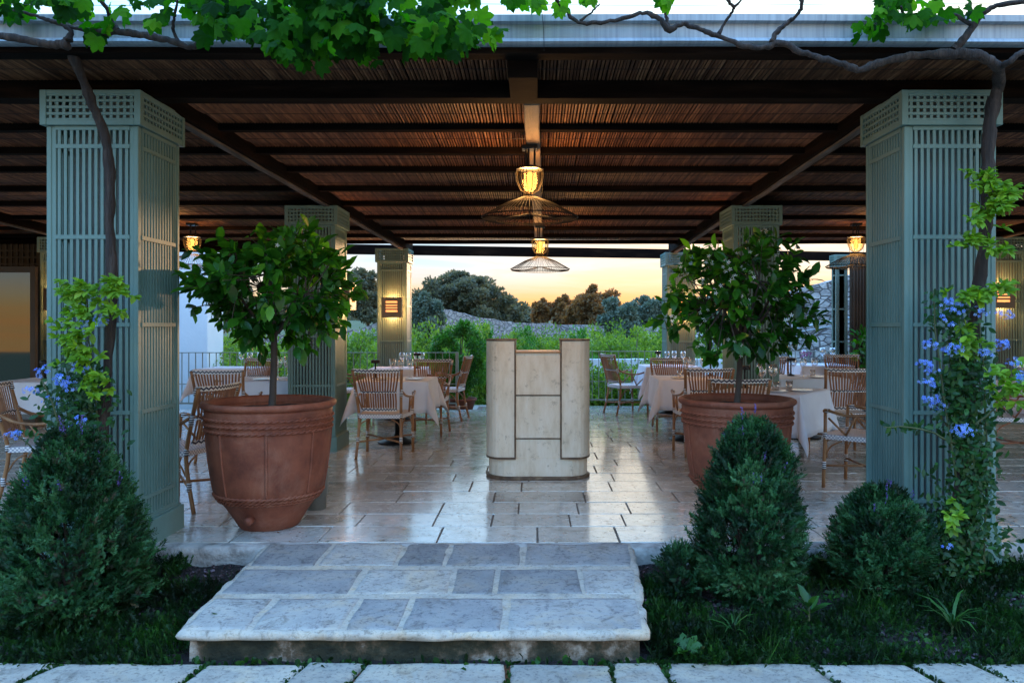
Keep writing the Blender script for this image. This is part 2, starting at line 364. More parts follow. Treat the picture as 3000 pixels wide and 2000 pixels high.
# ------------------------------------------------------------------ camera, light, sky
cam=bpy.data.cameras.new('camera'); co=bpy.data.objects.new('camera',cam); C.objects.link(co)
co.location=(0,0,H); co.rotation_euler=(PI/2,0,0); cam.sensor_width=36; cam.lens=F/3000*36
cam.shift_x=-(CX-1500)/3000; cam.shift_y=-(1000-CY)/3000; cam.clip_end=3000; sc.camera=co
SUN_EL,SUN_AZ=math.radians(3.0),math.radians(6)
su=bpy.data.lights.new('sun','SUN'); so=bpy.data.objects.new('sun',su); C.objects.link(so)
su.energy=.4; su.angle=math.radians(1.5); su.color=(1,.62,.32)
so.rotation_euler=Vector((math.sin(SUN_AZ)*math.cos(SUN_EL),math.cos(SUN_AZ)*math.cos(SUN_EL),math.sin(SUN_EL))).to_track_quat('Z','Y').to_euler()
w=bpy.data.worlds.new('World'); sc.world=w; w.use_nodes=True; nt=w.node_tree; bg=nt.nodes['Background']
sky=nt.nodes.new('ShaderNodeTexSky'); sky.sky_type='NISHITA'; sky.sun_disc=False
sky.sun_elevation=SUN_EL; sky.sun_rotation=SUN_AZ; sky.air_density=1.0; sky.dust_density=1.2; sky.ozone_density=2.5
tc=nt.nodes.new('ShaderNodeTexCoord')
mp=nt.nodes.new('ShaderNodeMapping'); mp.inputs['Scale'].default_value=(1.6,1.6,16); nt.links.new(tc.outputs['Generated'],mp.inputs[0])
cl=tnoise(nt,mp.outputs[0],3.2,9,.62,.5); cr=ramp(nt,[(0,0,0),(1,1,1)],[.45,.60]); nt.links.new(cl,cr.inputs[0])
gm=nt.nodes.new('ShaderNodeGamma'); gm.inputs[1].default_value=.6; nt.links.new(sky.outputs[0],gm.inputs[0])
bw=nt.nodes.new('ShaderNodeRGBToBW'); nt.links.new(gm.outputs[0],bw.inputs[0])
dim=mathn(nt,'POWER',bw.outputs[0],-.9)
sp_=nt.nodes.new('ShaderNodeSeparateXYZ'); nt.links.new(tc.outputs['Generated'],sp_.inputs[0])
mr=nt.nodes.new('ShaderNodeMapRange'); mr.interpolation_type='SMOOTHSTEP'
for i_,v_ in ((1,.93),(2,.45),(3,1.),(4,2.05)): mr.inputs[i_].default_value=v_
nt.links.new(sp_.outputs[1],mr.inputs[0])
gm2=mixc(nt,1.,gm.outputs[0],mathn(nt,'MULTIPLY',dim,mr.outputs[0]),'MULTIPLY')
def mrn(src,a,b_,c,d):
    m_=nt.nodes.new('ShaderNodeMapRange'); m_.interpolation_type='SMOOTHSTEP'
    for i_,v_ in ((1,a),(2,b_),(3,c),(4,d)): m_.inputs[i_].default_value=v_
    nt.links.new(src,m_.inputs[0]); return m_.outputs[0]
up=mrn(sp_.outputs[2],.018,.085,0,1); lft=mrn(sp_.outputs[0],.16,-.16,0,1)
low=mrn(sp_.outputs[2],.0,.07,1,0)
gm2=mixc(nt,1.,gm2,mixc(nt,low,(1,1,1),(1.08,.76,.52)),'MULTIPLY')
pale=mixc(nt,lft,(2.0,1.72,1.38),(1.05,1.45,1.78))
fade=mrn(sp_.outputs[2],.35,.7,1,0)
gm2=mixc(nt,mathn(nt,'MULTIPLY',mathn(nt,'MULTIPLY',up,.85),fade),gm2,pale)
high=mixc(nt,mrn(sp_.outputs[2],.10,.34,0,1),(1.15,1.15,1.15),(1.22,1.72,2.12))
cool=mixc(nt,mrn(sp_.outputs[1],.8,.2,0,1),(.99,1.,1.01),(.90,.98,1.12))
gm2=mixc(nt,1.,mixc(nt,1.,gm2,high,'MULTIPLY'),cool,'MULTIPLY')
lift=mixc(nt,1.,gm2,(1.25,.92,.74),'MULTIPLY')
sk=mixc(nt,mathn(nt,'MULTIPLY',cr.outputs[0],.7),gm2,lift)
nt.links.new(sk,bg.inputs[0]); bg.inputs[1].default_value=.15
sc.view_settings.view_transform='Standard'; sc.view_settings.look='None'; sc.view_settings.gamma=1; sc.view_settings.exposure=2.15
sc.cycles.max_bounces=8; sc.cycles.transparent_max_bounces=16; sc.cycles.use_denoising=True
sc.cycles.sample_clamp_indirect=6

# ------------------------------------------------------------------ ground
def ground_z(x,y):
    if y<13.8: return -.75
    t=min(1,(y-13.8)/16); z=-.75+t*1.6
    if y>30: z+=min(.9,(y-30)*.02)
    return z
mb=MB(); xs=[-400,-120,-60,-40]+list(range(-30,31,2))+[40,60,120,400]; ys=[-40,-10,0,6,13.8]+[14.5+i*1.2 for i in range(24)]+[46,52,60,75,100,160,300,900]
for y in ys:
    for x in xs: mb.v.append((x,y,ground_z(x,y)+(.06*noise.noise(Vector((x*.4,y*.4,0))) if y>14 else 0)))
nx=len(xs)
for j in range(len(ys)-1):
    for i in range(nx-1): mb.f.append((j*nx+i,j*nx+i+1,(j+1)*nx+i+1,(j+1)*nx+i)); mb.m.append(0)
tag(mb.build('ground',m_grassland,smooth=True),kind='structure')

# terrace floor of individual worn tiles
mb=MB(); rn=[]
y=5.05
while y<13.5:
    dy=R.choice([.36,.38,.40,.42,.44]); x=-11-R.random()
    while x<11:
        wd=R.uniform(.38,.80); x1=x+wd; ye=min(y+dy,13.5 if x>-.95 else 12.92)
        if ye-y>.05:
            g=.0033; b=.004; z=R.uniform(-.0012,.0012); tz=[z+R.uniform(-.0012,.0012) for _ in range(4)]
            q=[(x+g,y+g),(x1-g,y+g),(x1-g,ye-g),(x+g,ye-g)]; q2=[(x+g+b,y+g+b),(x1-g-b,y+g+b),(x1-g-b,ye-g-b),(x+g+b,ye-g-b)]
            mb.add([(p[0],p[1],-.012) for p in q]+[(p[0]+R.uniform(-.002,.002),p[1]+R.uniform(-.002,.002),t) for p,t in zip(q2,tz)],[(4,5,6,7),(0,1,5,4),(1,2,6,5),(2,3,7,6),(3,0,4,7)])
            r_=R.random(); rn+= [r_]*8
        x=x1
    y+=dy
mb.box(-12,-.95,5.06,12.9,-.9,-.007,1); mb.box(-.95,12,5.06,13.48,-.9,-.007,1); rn+=[.5]*16
o=mb.build('terrace_floor',[m_tile,M('grout',[(.10,.075,.055),(.17,.13,.10)],20,.9)]); at=o.data.attributes.new('rnd','FLOAT','POINT'); at.data.foreach_set('value',rn)
tag(o,kind='structure')

def stone(mb,rn,c,zt,th=.05,rad=.02,n=12,wob=.012,r=None):
    """irregular flat stone, corners c (4 xy, ccw), zt(x,y) top height"""
    c=[Vector((p[0],p[1])) for p in c]; b=len(mb.v); N=n+1; s0=R.uniform(0,99)
    wl=((c[1]-c[0]).length+(c[2]-c[3]).length)/2; hl=((c[3]-c[0]).length+(c[2]-c[1]).length)/2
    for j in range(N):
        for i in range(N):
            # denser near the edges
            u=.5-.5*math.cos(PI*i/n); v=.5-.5*math.cos(PI*j/n)
            p=(c[0]*(1-u)+c[1]*u)*(1-v)+(c[3]*(1-u)+c[2]*u)*v
            wx=noise.noise(Vector((p.x*5,p.y*5,s0)))*wob; wy=noise.noise(Vector((p.x*5,p.y*5,s0+7)))*wob
            cu=min(u,1-u)*wl; cv=min(v,1-v)*hl
            # round the corners in plan
            e=min(cu,cv)
            dz=0
            if e<rad: dz=-rad*(1-math.sqrt(max(0,1-((rad-e)/rad)**2)))
            if i in(0,n) or j in(0,n): dz=-th
            z=zt(p.x,p.y)+dz+.004*noise.noise(Vector((p.x*7,p.y*7,s0)))+.002*noise.noise(Vector((p.x*25,p.y*25,s0)))
            mb.v.append((p.x+wx,p.y+wy,z))
    for j in range(n):
        for i in range(n): mb.f.append((b+j*N+i,b+j*N+i+1,b+(j+1)*N+i+1,b+(j+1)*N+i)); mb.m.append(0)
    r=R.random() if r is None else r
    rn += [r]*(N*N)
# entrance slab (path) sloping gently to the garden
def sz(x,y): return -.033*(5.05-y)
def dof(yy): return 1.5667/((yy-950)/2300+.033)
mb=MB(); rn=[]
rows=[((1590,1658),[775,700],[952,1176,1312,1531],1852),((1664,1740),[695,632],[1050,1325,1455,1706],1873),((1748,1846),[620,555],[770,1033,1190,1480],1884)]
vals=[[.15,.75,.05,.2,.35],[.3,.85,.1,.15,.8],[.75,.65,.35,.3,.55]]
for (rw,(yy,xl,js,xr)) in enumerate(rows):
    d1,d0=min(5.04,dof(yy[0])),dof(yy[1])
    def X(px_,yv,d): return (px_-CX)*d/F
    edgeL=lambda d: (790-CX)*5.05/F+ (( 527-CX)*3.7/F-(790-CX)*5.05/F)*(5.05-d)/1.35
    edgeR=lambda d: (1846-CX)*5.05/F+((1889-CX)*3.7/F-(1846-CX)*5.05/F)*(5.05-d)/1.35
    dm=(d0+d1)/2; cuts=[None]+[(j-CX)*dm/F for j in js]+[None]
    for k in range(len(cuts)-1):
        g=.010
        def ex(c,d,side):
            if c is None: return (edgeL(d)+.006) if side==0 else (edgeR(d)-.006)
            return c+(g if side==0 else -g)
        stone(mb,rn,[(ex(cuts[k],d0,0),d0+(.012 if rw==2 else .012)),(ex(cuts[k+1],d0,1),d0+(.012 if rw==2 else .012)),(ex(cuts[k+1],d1,1),d1-.012),(ex(cuts[k],d1,0),d1-.012)],sz,.02,.012,12,.014,vals[rw][k])
ns=len(mb.f)
# mortar body with a rounded, chipped nosing
NX,NY=90,40; b=len(mb.v)
prof=[(0,0),(.010,-.002),(.020,-.010),(.024,-.024),(.020,-.038),(.008,-.046),(-.02,-.048)]
ring=[]
for j in range(NY+1):
    d=5.05-1.33*j/NY
    for i in range(NX+1):
        u=i/NX; x=edgeL(d)*(1-u)+edgeR(d)*u
        if j==NY: d2=d
        mb.v.append((x+(.012*noise.noise(Vector((d*6,i,0))) if i in(0,NX) else 0),d+(.014*noise.noise(Vector((x*5,3,0))) if j==NY else 0),sz(x,d)-.004+.003*noise.noise(Vector((x*6,d*6,5)))))
for j in range(NY):
    for i in range(NX): mb.f.append((b+j*(NX+1)+i,b+(j+1)*(NX+1)+i,b+(j+1)*(NX+1)+i+1,b+j*(NX+1)+i+1)); mb.m.append(1)
# skirt along left, front, right
per=[(j*(NX+1),(-1,0)) for j in range(NY)]+[(NY*(NX+1)+i,((-1,-1) if i==0 else (1,-1) if i==NX else (0,-1))) for i in range(NX+1)]+[(j*(NX+1)+NX,(1,0)) for j in range(NY-1,-1,-1)]
base=[Vector(mb.v[b+i]) for i,_ in per]; last=[b+i for i,_ in per]
for (o_,z_) in prof[1:]:
    cur=[]
    for (p,(i,dr)) in zip(base,per):
        l=math.hypot(*dr); nz=noise.noise(p*7+Vector((0,0,z_*30)))*.016+noise.noise(p*22+Vector((0,0,z_*60)))*.009
        mb.v.append((p.x+dr[0]/l*(o_+nz),p.y+dr[1]/l*(o_+nz),p.z+z_+.3*nz)); cur.append(len(mb.v)-1)
    for k in range(len(per)-1): mb.f.append((last[k],cur[k],cur[k+1],last[k+1])); mb.m.append(1)
    last=cur
rn+=[.8]*(len(mb.v)-len(rn))
o=mb.build('path',[m_slab,m_mortar],smooth=True); at=o.data.attributes.new('rnd','FLOAT','POINT'); at.data.foreach_set('value',rn); tag(o,kind='structure')
mb=MB(); n=80
for k in range(n+1):
    x=edgeL(3.72)+.03+(edgeR(3.72)-edgeL(3.72)-.05)*k/n
    for z,dd in ((-.07,0),(-.105,.0),(-.14,-.004),(-.25,-.012)): mb.v.append((x,3.745+dd+.012*noise.noise(Vector((x*9,z*20,0))),z))
for k in range(n):
    for q in range(3): mb.f.append((k*4+q,k*4+q+1,(k+1)*4+q+1,(k+1)*4+q)); mb.m.append(0)
xl_,xr_=edgeL(3.72)+.03,edgeR(3.72)-.02
mb.box(xl_+.005,xr_-.005,3.765,4.95,-.3,-.19)
mb.add([(edgeL(5.0)+.03,5.0,-.3),(xl_,3.76,-.3),(xl_,3.76,-.07),(edgeL(5.0)+.03,5.0,-.03)],[(0,1,2,3)])
mb.add([(edgeR(5.0)-.03,5.0,-.3),(xr_,3.76,-.3),(xr_,3.76,-.07),(edgeR(5.0)-.03,5.0,-.03)],[(3,2,1,0)])
tag(mb.build('path_riser',m_riser,smooth=False),kind='structure')
# kerb
mb=MB(); n=220
prf=[(5.055,-.004),(4.97,-.006),(4.955,-.015),(4.95,-.05),(4.955,-.085),(4.96,-.16)]
for k in range(n+1):
    x=-11+22*k/n
    for (yy,zz) in prf:
        q=noise.noise(Vector((x*6,yy*8,zz*14))); mb.v.append((x,yy+.012*q*(yy<5.0),zz+(.006*q if zz>-.1 else 0)))
m6=len(prf)
for k in range(n):
    for q in range(m6-1): mb.f.append((k*m6+q,k*m6+q+1,(k+1)*m6+q+1,(k+1)*m6+q)); mb.m.append(0)
tag(mb.build('kerb',m_kerb,smooth=True),kind='structure')
# flower bed soil
mb=MB(); xs=[-11+22*i/240 for i in range(241)]; ys=[3.62+1.37*j/28 for j in range(29)]
def soil_z(x,y): return -.205+.09*max(0,(y-3.72))/1.3
for y in ys:
    for x in xs: mb.v.append((x,y,soil_z(x,y)+.02*noise.noise(Vector((x*6,y*6,0)))+.012*noise.noise(Vector((x*22,y*22,3)))))
for j in range(28):
    for i in range(240): mb.f.append((j*241+i,j*241+i+1,(j+1)*241+i+1,(j+1)*241+i)); mb.m.append(0)
tag(mb.build('soil',m_soil,smooth=True),kind='structure')
# pavement stones
mb=MB(); rn=[]
pz=lambda x,y:-.18
def pvx(px_): return (px_-CX)*3.58/F
cuts=[-2100,-1500,-960,-380,120,575,865,1050,1488,1792,1952,2412,2705,2905,3420,4000,4700]
sl=[0,0,.0,.0,-.10,-.05,-.05,-.05,.0,.0,.0,.07,.07,.10,.05,0,0]
for k in range(len(cuts)-1):
    stone(mb,rn,[(pvx(cuts[k])+.007+sl[k],3.28),(pvx(cuts[k+1])-.007+sl[k+1],3.28),(pvx(cuts[k+1])-.006-sl[k+1]*.4,3.685-.012*(k%3)),(pvx(cuts[k])+.006-sl[k]*.4,3.685-.012*(k%3))],pz,.05,.022,14,.022)
y=3.26
while y>-3:
    dy=R.uniform(.38,.5); x=-6-R.random()
    while x<6:
        wd=R.uniform(.35,.8); stone(mb,rn,[(x+.01,y-dy+.01),(x+wd-.01,y-dy+.01),(x+wd-.01,y-.01),(x+.01,y-.01)],pz,.05,.02,6,.015); x+=wd
    y-=dy
nb=len(mb.v); mb.box(-12,12,-3.2,3.70,-.4,-.205,1); rn+=[.5]*8
o=mb.build('pavement',[m_pave,m_soil],smooth=True); at=o.data.attributes.new('rnd','FLOAT','POINT'); at.data.foreach_set('value',rn); tag(o,kind='structure')

# ------------------------------------------------------------------ lattice columns
def panel(mb,ax,c,lo,hi,z0,z1,ns,bars,depth,sw=.02,out=1,bh=.0125):
    """vertical slats + horizontal bars on a face. ax='x' : face spans x at y=c; out=-1 means facing -"""
    def bx(a0,a1,zz0,zz1,dep):
        p0,p1=(c,c+out*dep) if out>0 else (c-dep,c)
        if ax=='x': mb.box(a0,a1,p0,p1,zz0,zz1)
        else: mb.box(p0,p1,a0,a1,zz0,zz1)
    n=ns
    for i in range(n):
        a=lo+(hi-lo)*(i+.5)/n; bx(a-sw/2,a+sw/2,z0,z1,depth)
    for z in bars: bx(lo-.002,hi+.002,z-bh,z+bh,depth+.005)
def column(px_corner,d,W,ztop,label,side=1,zb=0.,group='sage lattice columns',faces='all'):
    """px_corner world x of inner front corner; side=+1 column extends to -x (left row)"""
    x0,x1=(px_corner-W,px_corner) if side>0 else (px_corner,px_corner+W)
    y0,y1=d,d+W; t=thing('lattice_column',label,'column',((x0+x1)/2,(y0+y1)/2,zb),0,group)
    o=.033; ch=.215; pt=max(zb,0)+.16
    bx0,bx1,by0,by1=x0+o,x1-o,y0+o,y1-o
    core=MB(); ci=min(.095,W*.2); core.box(bx0+ci,bx1-ci,by0+ci,by1-ci,zb+.002,ztop-.002); core.build('core',m_paintcore,t,world=True)
    fr=MB(); p=.050
    for (ax_,ay_) in ((bx0,by0),(bx1-p,by0),(bx0,by1-p),(bx1-p,by1-p)):
        fr.box(ax_,ax_+p,ay_,ay_+p,pt+.01,ztop-ch)
    # raised corner fillets
    for (ax_,ay_) in ((bx0-.006,by0-.006),(bx1-.024,by0-.006),(bx0-.006,by1-.024),(bx1-.024,by1-.024)):
        fr.box(ax_,ax_+.03,ay_,ay_+.03,pt+.01,ztop-ch-.001)
    fr.build('corner_posts',m_paint,t,world=True,bevel=.003,seg=1)
    zr=[ztop-.34,ztop-.90,ztop-1.442,ztop-1.985,ztop-2.53]
    zr=[z for z in zr if z>zb+.25]
    z0,z1=pt+.01,ztop-ch
    for nm,ax,c,lo,hi,out in (('x',)*2+(by0+.012,bx0+p,bx1-p,-1),('x',)*2+(by1-.012,bx0+p,bx1-p,1),('y',)*2+(bx0+.012,by0+p,by1-p,-1),('y',)*2+(bx1-.012,by0+p,by1-p,1)):
        mb=MB(); cc=c-out*0; panel(mb,ax,c,lo,hi,z0,z1,12,zr+[z0+.0125,z1-.0125],.012,.0185,out)
        mb.build('lattice_panel',m_paint,t,world=True)
    sk=MB(); sk.box(x0+.004,x1-.004,y0+.004,y1-.004,zb,pt); sk.box(x0+.018,x1-.018,y0+.018,y1-.018,pt,pt+.012); sk.build('plinth',m_paint,t,world=True,bevel=.004)
    cap=MB(); f=.03
    c0,c1=ztop-ch,ztop
    for (ax_,ay_) in ((x0,y0),(x1-f-.01,y0),(x0,y1-f-.01),(x1-f-.01,y1-f-.01)): cap.box(ax_,ax_+f+.01,ay_,ay_+f+.01,c0,c1)
    for (a0,a1,b0,b1) in ((x0+.04,x1-.04,y0+.002,y0+.022),(x0+.04,x1-.04,y1-.022,y1-.002),(x0+.002,x0+.022,y0+.04,y1-.04),(x1-.022,x1-.002,y0+.04,y1-.04)):
        cap.box(a0,a1,b0,b1,c0,c0+f); cap.box(a0,a1,b0,b1,c1-.024,c1)
    cap.box(x0+.03,x1-.03,y0+.03,y1-.03,c0+.002,c0+.012)
    cap.build('cap_frame',m_paint,t,world=True,bevel=.002,seg=1)
    for ax,c,lo,hi,out in (('x',y0+.016,x0+.04,x1-.04,-1),('x',y1-.016,x0+.04,x1-.04,1),('y',x0+.016,y0+.04,y1-.04,-1),('y',x1-.016,y0+.04,y1-.04,1)):
        mb=MB(); panel(mb,ax,c,lo,hi,c0+f,c1-.024,13,[c0+f+(ch-f-.024)*i/4 for i in range(1,4)]+[c0+f+.004,c1-.028],.006,.018,out,.008)
        mb.build('cap_lattice',m_paint,t,world=True)
    return t
colw=.62
column((411-CX)*4.82/F,4.82,colw,2.84,'big sage lattice column in the left foreground with a vine trunk climbing it',1,-.15,)
column((2643-CX)*4.82/F,4.82,colw,2.84,'big sage lattice column in the right foreground wrapped in blue flowers',-1,-.15)
column(-2.165,8.63,.58,beamz(8.63),'lattice column behind the left citrus tree',1)
column(2.17,8.63,.56,beamz(8.63),'lattice column behind the right citrus tree',-1)
column(-1.955,12.2,.52,beamz(12.2)-.0,'lattice column with the louvred lamp facing the floor left of the garden view',1)
column(2.12,12.7,.52,beamz(12.7)-.0,'lattice column at the back right end of the garden railing',-1)
column(-6.35,11.0,.62,beamz(11.0),'shadowed lattice column beside the glazed door far left',1)
column(6.3,11.0,.62,beamz(11.0),'lamp lit lattice column far right beyond the blue flowers',-1)
column(4.98,13.0,.25,beamz(13.0),'slim pale lattice column in front of the rubble stone wall',-1)

# ------------------------------------------------------------------ pergola roof
rt=thing('pergola_roof','long pergola roof of dark beams and reed matting over the terrace','roof',(0,4.4,roofz(4.4)))
# reeds
xs=[]; x=-11.5
while x<11.5: xs.append(x); x+=R.uniform(.019,.026)
seg=[4.45]+[4.45+(12.25-4.45)*k/12 for k in range(1,13)]
xa=np.array(xs); wA=np.diff(np.append(xa,11.52)); mbv=[]; nseg=len(seg)
V=[]
for si,d in enumerate(seg):
    jit=RS.normal(size=len(xa))*.0018
    for f_,dz in ((.13,.003),(.28,-.007),(.5,-.011),(.72,-.007),(.87,.003)):
        V.append(np.stack([xa+wA*f_+jit,np.full(len(xa),d),np.full(len(xa),roofz(d)+dz)],1))
V=np.array(V)  # (nseg*5, n, 3)
n=len(xa); VV=V.reshape(-1,3); faces=[]
for s in range(nseg-1):
    for q in range(4):
        a=(s*5+q)*n; b=(s*5+q+1)*n; c=((s+1)*5+q+1)*n; dd=((s+1)*5+q)*n
        faces.append(np.stack([np.arange(n)+a,np.arange(n)+dd,np.arange(n)+c,np.arange(n)+b],1))
faces=np.concatenate(faces); me=bpy.data.meshes.new('reed_matting'); me.from_pydata(VV.tolist(),[],faces.tolist())
me.transform(Matrix.Translation(-rt.location)); me.materials.append(m_reed); me.update()
o=bpy.data.objects.new('reed_matting',me); C.objects.link(o); o.parent=rt
mb=MB()
mb.add([(-11.6,4.44,roofz(4.44)+.03),(11.6,4.44,roofz(4.44)+.03),(11.6,12.3,roofz(12.3)+.03),(-11.6,12.3,roofz(12.3)+.03),(-11.6,4.44,roofz(4.44)+.07),(11.6,4.44,roofz(4.44)+.07),(11.6,12.3,roofz(12.3)+.07),(-11.6,12.3,roofz(12.3)+.07)],[(0,3,2,1),(4,5,6,7),(0,1,5,4),(1,2,6,5),(2,3,7,6),(3,0,4,7)])
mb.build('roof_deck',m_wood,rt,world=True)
mb=MB()
for d in [4.62,4.78]+[5.35+.33*k for k in range(21)]:
    pts=[(x_,d+.006*noise.noise(Vector((x_*2,d,0))),roofz(d)-.010) for x_ in np.linspace(-11,11,60)]
    mb.tube(pts,.0022,4,cap=False)
mb.build('binding_wire',m_black,rt,world=True)
# big beam over the front columns
def xbeam(name,d0,d1,zt,zb,x0=-11.4,x1=11.4,mat=None,bow=.006):
    mb=MB(); n=50
    for k in range(n+1):
        x=x0+(x1-x0)*k/n; w1=bow*noise.noise(Vector((x*1.3,d0*3,0))); w2=bow*noise.noise(Vector((x*1.1,d0*3,7)))
        for (yy,zz) in ((d0,zb),(d1,zb),(d1,zt),(d0,zt)): mb.v.append((x,yy+w1,zz+w2))
    for k in range(n):
        for q in range(4): mb.f.append((k*4+q,k*4+(q+1)%4,(k+1)*4+(q+1)%4,(k+1)*4+q)); mb.m.append(0)
    mb.f+=[(3,2,1,0),(n*4,n*4+1,n*4+2,n*4+3)]; mb.m+=[0,0]
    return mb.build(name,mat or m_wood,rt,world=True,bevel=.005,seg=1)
xbeam('cross_beam',4.98,5.12,roofz(5.05)-.001,beamz(5.05)+.002)
xbeam('cross_beam',4.40,4.52,roofz(4.45)+.02,roofz(4.45)-.055)
for d in (5.92,6.60,7.28,8.14,8.95,9.90,10.76,11.45,12.12):
    xbeam('joist',d,d+.085,roofz(d)-.001,roofz(d)-.06+R.uniform(-.006,.004))
# tilted rear beam
mb=MB(); mb.obox((-11,11.5,beamz(12.9)+.058),(11,14.7,beamz(12.9)+.038),.16,.15); mb.build('rear_beam',m_wood,rt,world=True,bevel=.006)
def ybeam(xa_,ya,xb_,yb,w=.20,h=.2,mat=None,n=30,dz=0):
    mb=MB()
    for k in range(n+1):
        t=k/n; x=xa_+(xb_-xa_)*t; y=ya+(yb-ya)*t; q=.012*noise.noise(Vector((x,y*1.5,0))); q2=.008*noise.noise(Vector((x+5,y*1.5,0)))
        zb=beamz(y)+dz+q2
        for (xx,zz) in ((x-w/2+q,zb),(x+w/2+q,zb),(x+w/2+q,zb+h),(x-w/2+q,zb+h)): mb.v.append((xx,y,zz))
    for k in range(n):
        for q in range(4): mb.f.append((k*4+q,k*4+(q+1)%4,(k+1)*4+(q+1)%4,(k+1)*4+q)); mb.m.append(0)
    mb.f+=[(3,2,1,0),(n*4,n*4+1,n*4+2,n*4+3)]; mb.m+=[0,0]
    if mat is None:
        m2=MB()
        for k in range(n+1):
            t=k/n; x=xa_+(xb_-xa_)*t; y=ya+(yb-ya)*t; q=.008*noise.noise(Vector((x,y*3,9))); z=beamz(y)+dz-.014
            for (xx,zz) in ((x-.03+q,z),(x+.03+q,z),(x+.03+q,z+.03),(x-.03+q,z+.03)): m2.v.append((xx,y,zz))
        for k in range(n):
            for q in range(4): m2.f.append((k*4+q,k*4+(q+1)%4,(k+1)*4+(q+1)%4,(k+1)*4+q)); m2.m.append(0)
        m2.build('lit_underside_strip',m_lit_edge,rt,world=True)  # added strip whose pale colour imitates the lit underside of the dark beam
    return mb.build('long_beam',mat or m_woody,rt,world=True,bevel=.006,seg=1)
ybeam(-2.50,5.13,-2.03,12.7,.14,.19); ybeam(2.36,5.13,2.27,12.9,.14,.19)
ybeam(-.02,5.13,.09,13.0,.105,.17,M('lamplit_beam_wood',[(.12,.08,.05),(.22,.15,.095),(.30,.21,.14)],5,.75,.7,26,.01,stretch=(3,.35,3)))  # centre beam: lamplight painted in as a lighter copy of the beam wood
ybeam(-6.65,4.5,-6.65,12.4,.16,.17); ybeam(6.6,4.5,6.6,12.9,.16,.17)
mb=MB(); mb.box(-.15,.02,4.53,4.975,roofz(4.8)-.14,roofz(4.8)); mb.build('bracket',m_wood,rt,world=True,bevel=.004)
# fascia gutter
mb=MB(); df=4.36
def fz(y): return H+(CY-y)*df/F
profl=[(df+.10,fz(50)),(df-.035,fz(50)),(df-.035,fz(69)),(df+.0,fz(72)),(df+.0,fz(112)),(df-.022,fz(117)),(df-.03,fz(127)),(df-.01,fz(131)),(df+.06,fz(131)),(df+.10,fz(120))]
nn=60
for k in range(nn+1):
    x=-11.6+23.2*k/nn; dz=.006*noise.noise(Vector((x*.5,0,0)))
    for (a,b_) in profl: mb.v.append((x,a,b_+dz))
L=len(profl)
for k in range(nn):
    for q in range(L): mb.f.append((k*L+q,(k+1)*L+q,(k+1)*L+(q+1)%L,k*L+(q+1)%L)); mb.m.append(0)
mb.build('fascia',m_gutter,rt,world=True)

# ------------------------------------------------------------------ lamps
def pendant(loc,label,power=40):
    t=thing('pendant_lamp',label,'lamp',loc,0,'wire shade pendant lamps')
    mb=MB(); mb.box(-.06,.06,-.06,.06,-.03,0); mb.build('ceiling_mount',m_black,t,bevel=.004)
    mb=MB()
    for a in range(3):
        x,y=.04*math.cos(a*2.1+.3),.04*math.sin(a*2.1+.3); mb.tube([(x,y,-.03),(x,y,-.16)],.008,8)
    mb.lathe([(.0,-.155),(.06,-.157),(.105,-.175),(.105,-.185),(.0,-.187)],20); mb.build('stem',m_black,t,smooth=False)
    mb=MB(); mb.lathe([(.10,-.19),(.105,-.22),(.098,-.28),(.07,-.345),(.03,-.37),(.0,-.372)],20,)
    g=mb.build('glass_jar',m_amber,t,smooth=True); 
    mb=MB()
    for k in range(14):
        a=2*PI*k/14; mb.tube([((r+.004)*math.cos(a),(r+.004)*math.sin(a),z) for r,z in ((.10,-.19),(.105,-.22),(.098,-.28),(.07,-.345),(.03,-.372))],.0024,4)
    mb.build('cage',m_wire,t)
    mb=MB(); mb.lathe([(0,-.20),(.016,-.205),(.027,-.25),(.026,-.30),(.014,-.335),(0,-.342)],16); mb.build('bulb',m_bulb,t,smooth=True)
    mb=MB(); n=64
    for k in range(n):
        a=2*PI*k/n; c,s=math.cos(a),math.sin(a)
        mb.tube([(.06*c,.06*s,-.40),(.20*c,.20*s,-.455),(.375*c,.375*s,-.555),(.365*c,.365*s,-.575),(.26*c,.26*s,-.585)],.0019,4)
        if k%2==0: mb.tube([(.255*c,.255*s,-.585),(.03*c,.03*s,-.53)],.0016,4)
    for r,z,th in ((.06,-.40,.002),(.377,-.557,.0045),(.262,-.585,.0022)):
        mb.tube([(r*math.cos(2*PI*k/40),r*math.sin(2*PI*k/40),z) for k in range(41)],th,5,cap=False)
    for a in range(3):
        mb.tube([(.098*math.cos(a*2.1),.098*math.sin(a*2.1),-.19),(.10*math.cos(a*2.1),.10*math.sin(a*2.1),-.36),(.07*math.cos(a*2.1),.07*math.sin(a*2.1),-.402)],.0025,5)
    mb.build('wire_shade',m_wire,t)
    l=bpy.data.lights.new('bulb_light','POINT'); l.energy=power; l.color=(1,.55,.22); l.shadow_soft_size=.12
    o=bpy.data.objects.new('bulb_light',l); C.objects.link(o); o.parent=t; o.location=(0,-.0,-.27)
    return t
pendant((-.035,6.15,beamz(6.15)),'large pendant lamp hanging from the centre beam nearest the front',13)
pendant((.075,10.0,beamz(10.0)),'pendant lamp on the centre beam with its wire shade against the sunset sky',10)
pendant(((563-CX)*10.2/F,10.2,roofz(10.2)-.06),'pendant lamp hanging between the left front column and the left citrus tree',8)
pendant(((2508-CX)*10.2/F,10.2,roofz(10.2)-.06),'pendant lamp hanging just left of the right front column',8)
